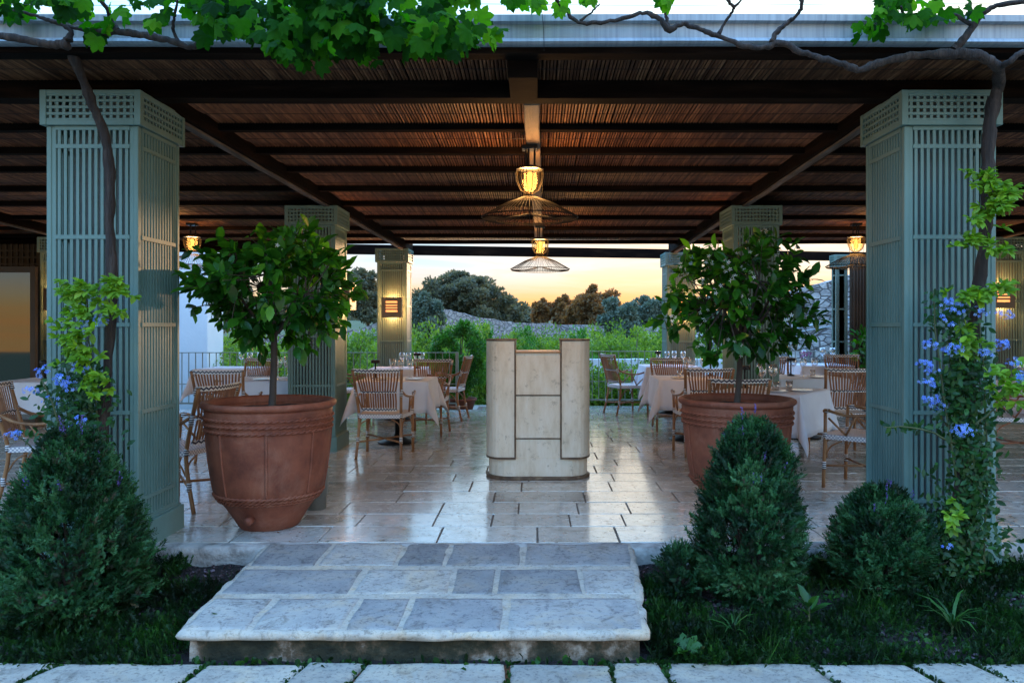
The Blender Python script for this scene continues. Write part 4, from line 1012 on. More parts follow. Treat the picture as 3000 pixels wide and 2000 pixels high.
rosette('vine_seedling','lobed leaves spilling over the pavement edge at the right of the slab',P(2010,1925,3.72),10,.13,m_plum,vlt,vlf,1.0,1.)
rosette('broadleaf_weed','bright leafy weed low in the left bed beside the big lavender bush',P(650,1850,3.95),9,.12,m_cover,leaf_t,leaf_f,.8,.8)

# ------------------------------------------------------------------ flowering climbers
def petal_flower():
    v=[(0,0,0)]; f=[]
    for k in range(5):
        a=2*PI*k/5; b=len(v)
        v+=[(.35*math.cos(a-.35),.35*math.sin(a-.35),.05),(.9*math.cos(a-.33),.9*math.sin(a-.33),.08),(1.0*math.cos(a),1.0*math.sin(a),.04),(.9*math.cos(a+.33),.9*math.sin(a+.33),.08),(.35*math.cos(a+.35),.35*math.sin(a+.35),.05)]
        f.append((0,b,b+1,b+2,b+3,b+4))
    return v,f
pfv,pff=petal_flower()
def climber(label,base,dd,stems,masses,limes,flowers,seed):
    rr=random.Random(seed); t=thing('flowering_climber',label,'climbing plant',base,0,'blue flowering climbers on the front columns')
    mb=MB()
    for s in stems:
        pts=smooth_path([P(x,y,d) for x,y,d in s],6,.004); mb.tube(pts,lerp_r([.007,.005,.003],len(pts)),6)
    mb.build('stems',m_stem,t,smooth=True,world=True)
    Pn=[];D=[];N=[];S=[];Rn=[]
    for (x0,x1,y0,y1,n) in masses:
        for _ in range(n):
            u=rr.gauss(.5,.24); v=rr.uniform(0,1); d=dd+rr.uniform(-.16,.06)
            wob=20*math.sin(v*9+seed)
            Pn.append(P(x0+(x1-x0)*u+wob,y0+(y1-y0)*v,d)); D.append((rr.gauss(0,1),rr.gauss(-.3,.6),rr.gauss(.1,.9))); N.append((rr.gauss(0,.5),-1,rr.gauss(.7,.4))); S.append(rr.uniform(.028,.058)); Rn.append(min(1,max(0,rr.gauss(.45,.25))))
    scatter('leaves',leaf_t,leaf_f,Pn,D,N,S,m_plum,t,Rn,off=t.location)
    Pn=[];D=[];N=[];S=[]
    for (cx,cy,rx,ry,n,d_) in limes:
        for _ in range(n):
            # fronds of leaflets
            p=P(cx+rr.gauss(0,rx*.5),cy+rr.gauss(0,ry*.5),d_+rr.uniform(-.08,.05)); a=rr.uniform(0,2*PI)
            for k in range(5):
                b_=a+(k-2)*.75; Pn.append(p); D.append((math.cos(b_),rr.gauss(-.5,.3),math.sin(b_)*.5-.12)); N.append((rr.gauss(0,.3),-.75,1)); S.append(rr.uniform(.04,.068))
    scatter('young_leaves',leaf_t,leaf_f,Pn,D,N,S,m_lime,t,np.clip(RS.normal(.5,.25,len(Pn)),0,1),off=t.location)
    for (cx,cy,n,d_) in flowers:
        c=P(cx,cy,d_); Pn=[];N=[]
        for _ in range(n):
            v=Vector((rr.gauss(0,1),-abs(rr.gauss(0,1)),rr.gauss(.2,.8))).normalized(); Pn.append(c+Vector((v.x*.045,v.y*.04,v.z*.032))*rr.uniform(.7,1.2)); N.append(v+Vector((0,-.4,.2)))
        scatter('flower_cluster',pfv,pff,Pn,rndvec(n),N,np.full(n,.0108)*RS.uniform(.8,1.2,n),m_blue,t,off=t.location)
climber('lime leaved climber with blue flowers on the left front column',P(230,1650,4.62),4.64,
  [[(250,1700,4.6),(230,1400,4.58),(210,1200,4.6),(190,1050,4.6)],[(280,1650,4.62),(290,1300,4.62),(262,1000,4.62),(255,840,4.62)],[(220,1400,4.5),(160,1200,4.45),(120,1110,4.42)],[(220,1500,4.5),(110,1330,4.4),(50,1275,4.35)]],
  [(150,330,1060,1350,520),(120,300,1150,1500,400),(110,260,1090,1220,120),(40,160,1260,1290,18),(80,140,1130,1220,16)],
  [(235,855,55,30,24,4.55),(320,850,45,40,14,4.55),(255,915,60,25,22,4.55),(215,980,50,40,26,4.52),(235,1040,60,40,26,4.52),(285,1120,40,50,16,4.5),(340,830,20,40,8,4.5),(330,905,35,18,8,4.5)],
  [(125,1088,16,4.42),(185,1112,26,4.42),(205,1130,18,4.44),(97,1140,12,4.4),(262,952,16,4.52),(295,940,12,4.52),(238,1080,8,4.5),(35,1272,12,4.35),(60,1268,10,4.35),(245,1228,12,4.42),(150,1175,7,4.45),(205,1257,5,4.4)],31)
climber('dense dark climber with pale blue flowers on the right front column',P(2830,1650,4.6),4.62,
  [[(2830,1700,4.58),(2825,1400,4.56),(2800,1150,4.56),(2775,1000,4.56)],[(2880,1700,4.6),(2890,1350,4.6),(2880,1050,4.6),(2860,900,4.6)],[(2800,1400,4.5),(2745,1000,4.5),(2735,850,4.5)],[(2800,1300,4.5),(2700,1255,4.45),(2590,1250,4.42)],[(2850,1250,4.5),(2930,1180,4.45),(2990,1120,4.4)]],
  [(2770,2900,1050,1680,2300),(2740,2880,900,1150,420),(2715,2780,850,960,60),(2730,2900,1480,1700,500),(2860,2960,1100,1260,90),(2600,2740,1245,1262,40),(2880,3000,1550,1640,60),(2700,2780,1350,1500,40)],
  [(2890,530,45,28,20,4.5),(2925,570,55,30,24,4.5),(2905,610,50,35,18,4.5),(2860,640,30,25,10,4.5),(2860,700,50,20,14,4.5),(2920,735,40,20,9,4.5),(2860,865,55,22,20,4.5),(2935,840,40,22,14,4.5),(2830,1000,45,50,16,4.5),(2940,1120,60,50,20,4.42),(2990,1150,40,40,8,4.4),(2800,1500,40,30,8,4.45)],
  [(2775,890,18,4.44),(2800,905,16,4.44),(2755,935,8,4.44),(2722,1008,18,4.44),(2785,1025,22,4.44),(2812,1012,12,4.44),(2780,955,6,4.44),(2705,1068,20,4.44),(2725,1080,14,4.44),(2715,1118,18,4.44),(2725,1168,18,4.44),(2738,1190,12,4.44),(2810,1258,22,4.42),(2835,1268,10,4.42),(2940,925,20,4.42),(2930,1010,22,4.42),(2960,1062,14,4.42),(2992,1105,22,4.38),(2885,1035,14,4.45),(2860,912,8,4.45),(2880,915,8,4.45),(2770,1600,6,4.4)],47)

# ------------------------------------------------------------------ chairs
def make_chair(label,red=False):
    fm=m_rattan_red if red else m_rattan; sm=m_rattan_red if red else m_slat
    t=thing('rattan_armchair',label,'chair',(0,0,0),0,'rattan armchairs around the tables')
    def yb(z): return -.215-.24*max(0,(z-.44))/.5*.5   # lean of the back
    r=.0155
    legs={}
    for s in (-1,1):
        mb=MB(); mb.tube([(s*.255,.235,0),(s*.252,.228,.25),(s*.25,.22,.45),(s*.262,.215,.655)],[r,r,r,r*.95],8); lf=mb.build('leg',fm,t,smooth=True)
        mb=MB(); mb.tube(smooth_path([(s*.235,-.29,0),(s*.225,-.235,.24),(s*.222,-.215,.44),(s*.235,yb(.68),.68),(s*.255,yb(.93)-.01,.93)],4),r,8); lr_=mb.build('leg',fm,t,smooth=True)
        mb=MB(); mb.tube(smooth_path([(s*.262,.225,.655),(s*.285,.19,.668),(s*.295,.02,.635),(s*.262,-.16,.655),(s*.237,yb(.72),.72)],5),.013,8)
        mb.tube([(s*.255,.19,.60),(s*.25,.04,.46)],.009,6); mb.tube([(s*.285,-.06,.645),(s*.25,.045,.46)],.009,6)
        ar=mb.build('armrest',fm,t,smooth=True)
        for (x,y,z0,z1,rr_) in ((s*.236,yb(.70),.655,.735,.0175),(s*.247,yb(.83),.87,.935,.018),(s*.228,-.245,.16,.225,.018),(s*.253,.229,.16,.225,.018),(s*.2505,.221,.43,.475,.0185),(s*.223,-.217,.425,.475,.0185)):
            yy0,yy1=y,y
            if z0>.6: yy0,yy1=yb(z0),yb(z1)
            elif z0>.4: pass
            mb=MB(); mb.tube([(x,yy0,z0),(x+(s*.006 if z0>.6 else 0),yy1,z1)],rr_,8); mb.build('binding',m_wrap,lf if y>0 else lr_,smooth=True)
        mb=MB(); mb.tube([(s*.262,.21,.655),(s*.288,.17,.667)],.016,8)
        mb.build('binding',m_wrap,ar,smooth=True)
    # seat
    mb=MB(); N=10
    top=[];
    for j in range(N+1):
        v=j/N; y=-.215+.455*v; hw=.22+.035*v
        for i in range(N+1):
            u=i/N*2-1; mb.v.append((u*hw*(1 if 0<j<N else .97),y,.462-.012*(1-u*u)*math.sin(PI*v)))
    for j in range(N):
        for i in range(N): a=j*(N+1)+i; mb.f.append((a,a+1,a+N+2,a+N+1)); mb.m.append(0)
    mb.box(-.232,.232,.222,.252,.418,.460); mb.box(-.215,.215,-.232,-.205,.418,.458)
    for s in (-1,1): mb.obox((s*.252,.235,.439),(s*.225,-.215,.438),.024,.042)
    mb.build('seat',m_seat,t,bevel=.004)
    mb=MB(); mb.tube([(-.235,-.26,.175),(.25,.228,.19)],.0105,7); mb.tube([(.235,-.26,.175),(-.25,.228,.19)],.0105,7); mb.build('stretcher',fm,t,smooth=True)
    for s in (-1,1):
        for q in ([(s*.223,-.225,.27),(s*.20,-.222,.36),(s*.12,-.22,.41)],[(s*.25,.225,.27),(s*.225,.225,.37),(s*.14,.228,.41)],[(s*.25,.22,.27),(s*.245,.17,.36),(s*.24,.08,.41)],[(s*.225,-.215,.27),(s*.228,-.16,.36),(s*.232,-.08,.41)]):
            mb=MB(); mb.tube(smooth_path(q,4),.007,6); mb.build('seat_brace',fm,t,smooth=True)
    mb=MB(); ns=15
    def bx_(u,z): 
        wz=np.interp(z,[.50,.70,.93],[.185,.20,.235]); pin=1-.06*math.exp(-((z-.70)/.03)**2); return u*wz*pin
    def by_(u,z): return yb(z)-.035*(1-u*u)
    for k in range(ns):
        u=(k+.5)/ns*2-1
        pts=[(bx_(u,z),by_(u,z),z) for z in (.50,.60,.68,.70,.72,.82,.92)]
        for a,b in zip(pts,pts[1:]): mb.obox(a,b,.017,.006,up=Vector((0,1,.25)))
    mb.build('back_slats',sm,t)
    for z,th,hh in ((.925,.020,.036),(.70,.011,.022),(.515,.014,.034)):
        mb=MB(); pr=None
        for k in range(13):
            u=(k/12*2-1)*(1.06 if z>.9 else 1.0); p=Vector((bx_(u,z),by_(min(1,max(-1,u)),z),z-(.008*(1-u*u) if z>.9 else 0)))
            if pr is not None: mb.obox(pr,p,th,hh)
            pr=p
        mb.build('woven_band',m_band,t)
    return t
ch0=None
chairs=[(-1.60,8.42,-3,'rattan armchair with its back to us at the table left of the host stand'),
 (-1.38,10.05,172,'rattan armchair facing us across the nearest left table'),
 (-1.30,11.6,82,'rattan armchair turned left at the end of the left garden railing'),
 (-2.62,11.5,-85,'rattan armchair turned right behind the column of the left citrus tree'),
 (-2.74,6.10,76,'rattan armchair partly hidden between the left front column and the left terracotta pot'),
 (-3.2,8.22,3,'rattan armchair with its back to us, just above the left terracotta pot rim'),
 (-3.82,10.35,160,'rattan armchair facing us across the table behind the left citrus trunk'),
 (-3.90,6.30,-72,'rattan armchair cut by the left edge of the photo beside the blue flowers'),
 (1.45,12.30,-70,'rattan armchair by the right garden railing, turned to the rearmost table'),
 (1.82,8.55,2,'rattan armchair with its back to us left of the right citrus trunk'),
 (1.86,10.5,180,'rattan armchair facing us across the table right of the host stand'),
 (1.75,6.98,-2,'rattan armchair directly behind the right terracotta pot rim'),
 (2.83,6.78,48,'rattan armchair with crossed arm brace beside the long pointed tablecloth corner'),
 (3.32,8.55,-2,'rattan armchair with its back to us next to the right front column'),
 (3.36,10.85,180,'rattan armchair facing us behind the black table lamp right of the right citrus trunk'),
 (4.68,11.7,175,'rattan armchair in the shade before the dark lattice screen')]
for i,(x,y,a,lb) in enumerate(chairs):
    if ch0 is None: ch0=make_chair(lb); ch0.location=(x,y,0); ch0.rotation_euler=(0,0,math.radians(a))
    else: dup(ch0,None,(x,y,0),math.radians(a),lb)
rc=make_chair('reddish rattan armchair at the far right edge beyond the blue flowers',True); rc.location=(4.98,8.1,0); rc.rotation_euler=(0,0,math.radians(65))

# ------------------------------------------------------------------ tables
def make_table(label):
    t=thing('bistro_table',label,'table',(0,0,0),0,'pedestal tables under white cloths')
    mb=MB(); mb.box(-.405,.405,-.405,.405,.715,.742); mb.build('table_top',m_wood,t)
    mb=MB(); mb.tube([(0,0,.03),(0,0,.715)],.035,14); mb.build('pedestal',m_black,t,smooth=True)
    mb=MB(); mb.lathe([(.23,0),(.235,.008),(.225,.016),(.12,.05),(.05,.085),(.036,.11),(0,.11)],36); mb.build('foot_plate',m_black,t,smooth=True)
    return t
def cloth_mesh(seed,a=.412,ov=.36,flare=.10,n=26):
    rr=random.Random(seed); s0=seed*3.7
    mb=MB(); L=a+ov
    g=sorted(set([-L+2*L*i/n for i in range(n+1)]+[-a,a,-a-.01,a+.01]))
    N=len(g)
    for v in g:
        for u in g:
            cx=max(-a,min(a,u)); cy=max(-a,min(a,v)); ex,ey=u-cx,v-cy; dr=math.hypot(ex,ey)
            if dr<1e-9: mb.v.append((u,v,.752)); continue
            dx,dy=ex/dr,ey/dr
            corner=abs(ex)>1e-6 and abs(ey)>1e-6
            k=dr/ov; wv=0
            tpos=(u if abs(dy)>abs(dx) else v)
            f=math.sin(tpos*13+s0)+.6*math.sin(tpos*23+s0*2)
            off=.006+.035*k*(1 if not corner else 1)+.018*k*f*(0 if corner else 1)+(.11*k if corner else 0)
            if corner:
                # gathered fold at each corner
                ang=math.atan2(abs(ey),abs(ex)); sq=abs(math.sin(2*ang)); off=.006+.035*k+flare*k*sq
            else:
                t_=min(1,(a-abs(tpos))/.18); off=.006+.03*k+.02*k*f*t_
            mb.v.append((cx+dx*off,cy+dy*off,.752-.004-dr*(.99-.02*k)))
    for j in range(N-1):
        for i in range(N-1): q=j*N+i; mb.f.append((q,q+1,q+N+1,q+N)); mb.m.append(0)
    return mb
tb0=None
tables=[('T1',-1.62,9.32,0,'nearest left table'),('T2',-2.0,11.65,4,'table by the left garden railing'),('T3',-3.15,9.35,2,'table behind the left citrus trunk'),
 ('T5',-4.5,11.7,0,'distant table near the white house'),('T6',-5.65,9.2,3,'table by the glazed door'),
 ('T7',2.12,12.35,0,'rearmost table by the right garden railing'),('T8',1.88,9.58,-1,'table right of the host stand'),('T9',2.36,7.76,52,'table behind the right pot'),
 ('T10',3.32,9.75,3,'table just left of the right front column'),('T11',4.6,12.7,0,'table before the dark lattice screen'),('T12',5.75,8.75,5,'table at the far right edge')]
TP={}
for i,(k,x,y,a,lb) in enumerate(tables):
    lab='black pedestal of the '+lb
    if tb0 is None: tb0=make_table(lab); tt=tb0; tt.location=(x,y,0); tt.rotation_euler=(0,0,math.radians(a))
    else: tt=dup(tb0,None,(x,y,0),math.radians(a),lab)
    c=cloth_mesh(i+1,ov=.36 if k!='T9' else .40,flare=.10 if k!='T9' else .07).build('tablecloth',m_cloth,smooth=True)
    sd=c.modifiers.new('thick','SOLIDIFY'); sd.thickness=.002; sd.offset=1
    c.location=(x,y,0); c.rotation_euler=(0,0,math.radians(a))
    tag(c,'white linen cloth draped over the '+lb,'tablecloth','white square tablecloths'); TP[k]=(x,y,lb)
# glasses
def wineglass(s=1):
    mb=MB(); mb.lathe([(0,.001),(.036,.001),(.034,.004),(.008,.008),(.0042,.02),(.004,.10),(.008,.112),(.028,.13),(.040,.155),(.042,.18),(.036,.225),(.0345,.225),(.040,.18),(.038,.156),(.026,.132),(.0,.12)],20); return mb
def tumbler():
    mb=MB(); mb.lathe([(0,.001),(.028,.001),(.033,.09),(.0315,.09),(.027,.008),(0,.008)],18); return mb
wg0=None; tg0=None
def glass(k,dx,dy,kind='w',s=1.):
    global wg0,tg0
    x,y,lb=TP[k]; z=.754
    if kind=='w':
        if wg0 is None: wg0=wineglass().build('wine_glass',m_glass,smooth=True); o=wg0
        else: o=dup(wg0)
        o.location=(x+dx,y+dy,z); o.scale=(s,s,s); tag(o,'clear stemmed wine glass standing on the '+lb,'glass','wine glasses on the '+lb)
    else:
        if tg0 is None: tg0=tumbler().build('tumbler',m_glass,smooth=True); o=tg0
        else: o=dup(tg0)
        o.location=(x+dx,y+dy,z); tag(o,'short clear tumbler standing on the '+lb,'glass','tumblers on the '+lb)
for a in [('T9',-.12,-.02,'w',1.15),('T9',.02,.06,'w',1.1),('T9',-.06,.16,'w',1.),('T9',.12,-.12,'t'),('T9',.17,.02,'t'),('T9',-.02,-.16,'t'),
  ('T1',.02,.10,'w'),('T1',-.10,.24,'w'),('T1',.10,.28,'w'),('T2',.15,-.1,'w'),('T2',.03,.05,'w'),('T2',.32,.1,'w'),('T2',.22,.2,'w'),
  ('T3',.12,-.05,'w',1.15),('T3',.20,.04,'w',1.15),('T3',.04,.08,'w'),('T3',.15,.2,'w'),('T5',.30,-.1,'w'),('T5',.1,.1,'w'),('T5',.38,.1,'w'),
  ('T7',-.05,-.12,'w'),('T7',.08,-.02,'w'),('T7',.20,-.12,'w'),('T7',-.15,.1,'w'),('T8',-.02,.02,'w',1.1),('T8',.20,.06,'w',1.1),('T8',.10,.25,'w'),('T8',-.12,-.1,'t'),
  ('T10',.02,.0,'w'),('T10',-.06,.12,'w'),('T10',.2,.1,'w'),('T10',.1,-.1,'t'),('T11',.05,-.05,'w',1.2),('T11',.22,-.02,'w',1.2),('T11',-.2,.1,'w'),('T12',-.3,.1,'w'),('T12',-.2,.2,'w'),('T6',.2,.1,'w')]:
    glass(*a)
def tlamp(k,dx,dy,first=[None]):
    x,y,lb=TP[k]
    if first[0] is None:
        t=thing('table_lamp','x','lamp',(0,0,0),0,'small black cordless table lamps'); first[0]=t
        mb=MB(); mb.lathe([(0,0),(.045,0),(.045,.012),(.03,.018),(.012,.03),(0,.03)],20); mb.build('foot',m_black,t,smooth=True)
        mb=MB(); mb.tube([(0,0,.02),(0,0,.19)],.010,10); mb.build('stem',m_black,t,smooth=True)
        mb=MB(); mb.lathe([(0,.185),(.052,.187),(.054,.192),(.054,.222),(.05,.226),(0,.227)],22); mb.build('lamp_head',m_black,t,smooth=True)
    else: t=dup(first[0])
    t.location=(x+dx,y+dy,.754); t['label']='unlit black T shaped lamp standing on the '+lb
tlamp('T1',-.26,-.02); tlamp('T3',.26,.1); tlamp('T9',-.22,.22); tlamp('T10',-.10,.10); tlamp('T6',-.05,-.05); tlamp('T7',-.18,-.05); tlamp('T8',.33,.25); tlamp('T2',.28,-.08)
pl0=None
def plate(k,dx,dy):
    global pl0
    x,y,lb=TP[k]
    if pl0 is None:
        mb=MB(); mb.lathe([(0,.002),(.06,.002),(.11,.014),(.112,.018),(.06,.006),(0,.006)],28); pl0=mb.build('plate',m_plate,smooth=True); o=pl0
    else: o=dup(pl0)
    o.location=(x+dx,y+dy,.754); tag(o,'white china plate laid on the '+lb,'plate','white plates on the '+lb)
for a in [('T9',.22,-.18),('T9',-.05,-.27),('T1',.22,-.16),('T1',-.16,-.22),('T8',-.15,-.24),('T10',.1,-.25),('T7',-.22,-.2),('T3',0,-.25)]: plate(*a)
# purple flowers in a vase on the rear right table
t=thing('flower_vase','small glass vase with purple flowers on a distant table before the rubble wall','vase',(4.32,12.55,.754))
mb=MB(); mb.lathe([(0,.0),(.03,0),(.036,.05),(.02,.10),(.022,.11),(.018,.10),(.032,.05),(.027,.006),(0,.006)],16); mb.build('vase_body',m_glass,t,smooth=True)
m_purple=leafmat('purple_petal',[(.25,.03,.22),(.45,.08,.35)],.2,.6,(1,1,1))
n=26; scatter('flowers',pfv,pff,RS.normal(size=(n,3))*np.array([.03,.03,.02])+np.array([0,0,.17]),rndvec(n),rndvec(n)+np.array([0,-.6,.6]),np.full(n,.022),m_purple,t)
mb=MB()
for k in range(5): mb.tube([(0,0,.02),(R.uniform(-.03,.03),R.uniform(-.03,.03),.17)],.002,4)
mb.build('stalks',m_stem,t)

# ------------------------------------------------------------------ railings
def railing(label,x0,x1,y,postL=False,postR=False,sp=.112):
    t=thing('metal_railing',label,'railing',((x0+x1)/2,y,0)); hh=.945
    mb=MB(); mb.box(x0,x1,y-.02,y+.02,hh-.012,hh); mb.build('top_rail',m_steel,t,world=True,bevel=.002)
    mb=MB(); mb.box(x0,x1,y-.008,y+.008,.10,.125); mb.build('bottom_rail',m_steel,t,world=True)
    mb=MB(); mb.box(x0,x1,y-.006,y+.006,.42,.432); mb.build('middle_rail',m_steel,t,world=True)
    n=int((x1-x0)/sp); b0=None
    for k in range(1,n):
        if b0 is None:
            mb=MB(); mb.box(-.006,.006,-.0055,.0055,.125,hh-.0125); b0=mb.build('baluster',m_steel,t); b=b0
        else: b=b0.copy(); C.objects.link(b)
        b.location=(x0+sp*k-(x0+x1)/2,.0095 if False else 0,0)
    for xx in ([x0+.02] if postL else [])+([x1-.02] if postR else []):
        mb=MB(); mb.box(xx-.024,xx+.024,y-.024,y+.024,-.02,hh+.003); mb.build('end_post',m_steel,t,world=True,bevel=.002)
railing('green grey metal railing left of the steps down to the garden',-9.0,-1.24,12.82,False,True)
railing('green grey metal railing on the garden side right of the host stand',.88,9.2,13.42,True,False)

# low step slab at floor rear
# ------------------------------------------------------------------ buildings & walls
t=thing('white_house','white rendered house beyond the left railing','house',(-9,17,-.8))
mb=MB(); mb.box(-14,(608-CX)*15.5/F,15.5,16.3,-.8,5.5); mb.build('wall',m_rosew,t,world=True,bevel=.02)
mb=MB(); mb.box(-14.15,(608-CX)*15.5/F+.12,15.38,16.42,5.5,5.62); mb.build('roof_coping',m_rosew,t,world=True,bevel=.01)
t=thing('dark_building','dark timber building closing the left end of the terrace','building',(-9.5,12,0))
mb=MB(); mb.box(-12,-7.05,11.75,12.6,0,2.6); mb.box(-12,-7.05,11.70,11.75,2.0,2.1); mb.build('wall',m_darkwall,t,world=True)
mb=MB(); panel(mb,'x',11.745,-9.6,-7.1,2.12,2.6,30,[2.2,2.3,2.4,2.5],.02,.02,-1); mb.build('lattice_frieze',m_darkwall,t,world=True)
t=thing('glazed_door','dark framed glass door reflecting the sky at the far left','door',(-7.9,10.6,0))
x0,x1,y=-9.0,-6.72,10.6
mb=MB(); 
for a,b in ((x0,x0+.06),(-7.92,-7.86),(x1-.07,x1)): mb.box(a,b,y-.03,y+.03,0,2.18)
mb.box(x0+.061,x1-.071,y-.028,y+.028,2.10,2.18); mb.box(x0+.061,x1-.071,y-.028,y+.028,.0,.12); mb.build('door_frame',m_darkwall,t,world=True,bevel=.004)
m_pane,nt_,bs_=newmat('dark_pane'); bs_.inputs['Base Color'].default_value=(.02,.025,.02,1); bs_.inputs['Roughness'].default_value=.03; bs_.inputs['Specular IOR Level'].default_value=1.
bs_.inputs['Transmission Weight'].default_value=.0
mb=MB(); mb.box(x0+.061,-7.925,y-.005,y+.005,.121,2.099); mb.build('pane',m_pane,t,world=True)
mb=MB(); mb.box(-7.855,x1-.072,y-.005,y+.005,.121,2.099); mb.build('pane',m_pane,t,world=True)
t=thing('lattice_screen','dark brown lattice screen right of the slim pale column','screen',(5.8,12.9,0))
mb=MB(); 
for k in range(28):
    mb.box(5.25+.05*k,5.25+.05*k+.022,12.90,12.915,0,2.5)
for k in range(50): mb.box(5.24,6.68,12.916,12.928,.05*k,.05*k+.022)
mb.build('lattice',m_darkwall,t,world=True)
mb=MB(); mb.box(5.24,9.6,12.97,13.05,0,2.52); mb.build('backing_wall',m_darkwall,t,world=True)
mb=MB(); mb.box(8.2,8.3,9,12.96,0,2.5); mb.build('side_wall',m_darkwall,t,world=True)
t=thing('dark_building','dark brown building closing the right end of the terrace','building',(8.8,11.5,0))
mb=MB(); mb.box(7.15,8.19,11.8,12.6,0,2.55); mb.build('wall',m_darkwall,t,world=True,bevel=.01)
for xx in (7.2,7.6): mb=MB(); mb.box(xx,xx+.08,11.74,11.795,0,2.5); mb.build('post',m_darkwall,t,world=True)
# leafy plant by the screen
def leafball(name,label,cat,loc,h,w,n,mat,size,group=None,seed=1,stemh=.0,tv=leaf_t,tf=leaf_f,sharp=2.2,potr=0,ncl=26,shell=.5,trunk=m_olivebark,wy=None):
    rs=np.random.RandomState(seed); t=thing(name,label,cat,loc,0,group)
    wy=wy or w
    cl=[]
    for k in range(ncl):
        v=rs.normal(size=3); v/=np.linalg.norm(v); r=rs.uniform(shell,1.10); u=min(1.03,.5+.5*v[2]*r)
        cl.append((v[0]*w/2*r*.86,v[1]*wy/2*r*.86,stemh+(h-stemh)*(.08+.84*u)))
    cl=np.array(cl); idx=rs.randint(0,ncl,n); sp=np.array([w,wy,(h-stemh)*.8])*.5*1.15/math.sqrt(ncl)*1.5
    vv=rs.normal(size=(n,3)); vv/=np.linalg.norm(vv,axis=1,keepdims=True); rad=rs.rand(n,1)**.4
    Pn=cl[idx]+vv*rad*sp*rs.uniform(.55,1.35,size=ncl)[idx][:,None]
    Pn[:,2]=np.maximum(Pn[:,2],.03)
    D=vv+rs.normal(size=(n,3))*.6+np.array([0,0,.25]); N=vv*.6+rs.normal(size=(n,3))*.6+np.array([0,-.1,.5])
    shade=rs.rand(ncl)*.4
    rn_=np.clip(.3+shade[idx]+rs.normal(size=n)*.15,0,1)
    scatter('crown',tv,tf,Pn,D,N,rs.uniform(size[0],size[1],n),mat,t,rn_)
    mb=MB(); hh=stemh+(h-stemh)*.4
    mb.tube(smooth_path([(0,0,-.1 if not potr else .1),(w*.02,0,hh*.5),(-w*.01,0,hh)],4),lerp_r([max(.02,w*.035),max(.015,w*.028),.012],9),8)
    for k in range(0,ncl,max(1,ncl//7)):
        c=cl[k]; mb.tube([(0,0,hh*.6),(c[0]*.5,c[1]*.5,(hh*.6+c[2])/2),tuple(c)],[max(.012,w*.018),max(.008,w*.01),.006],6,cap=False)
    mb.build('trunk',trunk,t,smooth=True)
    return t
leafball('potted_ficus','leafy dark plant standing in front of the dark lattice screen','plant',(5.35,12.3,0),1.5,.75,500,m_citrus,(.09,.14),seed=3,stemh=.5,tv=leaf_t,ncl=14)

def wall_strip(name,label,pts,th,mat,cat='wall',dz=.04):
    """pts: list of (x,y,zbase,ztop)"""
    t=thing(name,label,cat,(pts[0][0],pts[0][1],pts[0][2])); mb=MB(); P_=[]
    for i in range(len(pts)-1):
        for k in range(14): P_.append([pts[i][q]+(pts[i+1][q]-pts[i][q])*k/14 for q in range(4)])
    P_.append(list(pts[-1])); nz=7
    for (x,y,zb,zt) in P_:
        zt=zt+dz*noise.noise(Vector((x*1.2,y*1.2,0)))+dz*.6*noise.noise(Vector((x*4,y*4,0)))
        for k in range(nz+1): z=zb+(zt-zb)*k/nz; mb.v.append((x,y+.05*noise.noise(Vector((x*2,z*3,1))),z))
        for k in range(nz,-1,-1): z=zb+(zt-zb)*k/nz; mb.v.append((x,y+th,z))
    m_=2*(nz+1)
    for i in range(len(P_)-1):
        for k in range(m_-1): mb.f.append((i*m_+k,i*m_+k+1,(i+1)*m_+k+1,(i+1)*m_+k)); mb.m.append(0)
    mb.f.append(tuple(range(m_))); mb.f.append(tuple(range(len(P_)*m_-1,(len(P_)-1)*m_-1,-1))); mb.m+=[0,0]
    mb.build('masonry',mat,t,world=True); return t
def W(x,ytop,ybot,d): a=P(x,ytop,d); b=P(x,ybot,d); return (a.x,d,b.z-.4,a.z)
wall_strip('dry_stone_wall','long pale dry stone wall curving across the field below the trees',[W(700,990,1010,20),W(1050,965,1010,22),W(1220,905,1010,24),W(1290,902,1010,25),W(1400,928,1010,27),W(1500,944,1010,29),W(1640,950,1005,31),W(1900,957,1005,31),W(2100,962,1005,31),W(2500,960,1005,31)],.6,m_dry)
wall_strip('rubble_wall','high rubble stone wall rising to the right behind the right citrus tree',[W(1960,1030,1090,19),W(2100,960,1090,18.4),W(2230,905,1090,18),W(2330,850,1090,17.6),W(2500,805,1090,17),W(2800,770,1090,16)],.6,m_dry2)
t=thing('stair_handrail','pale sloping metal handrail on the rubble stone wall','handrail',P(2200,995,17.2))
mb=MB(); mb.tube([P(2180,992,17.3),P(2300,968,17.0),P(2420,945,16.6),P(2560,915,16.2)],.025,8); mb.build('upper_bar',m_gutter,t,world=True)
mb=MB(); mb.tube([P(2180,1002,17.3),P(2300,980,17.0),P(2420,958,16.6),P(2560,930,16.2)],.018,8); mb.build('lower_bar',m_gutter,t,world=True)
wall_strip('low_white_wall','low white garden wall beyond the right railing',[(.9,16.2,-.8,.66),(2.6,16.2,-.8,.68),(4.4,16.3,-.8,.66)],.3,m_rosew,dz=.02)

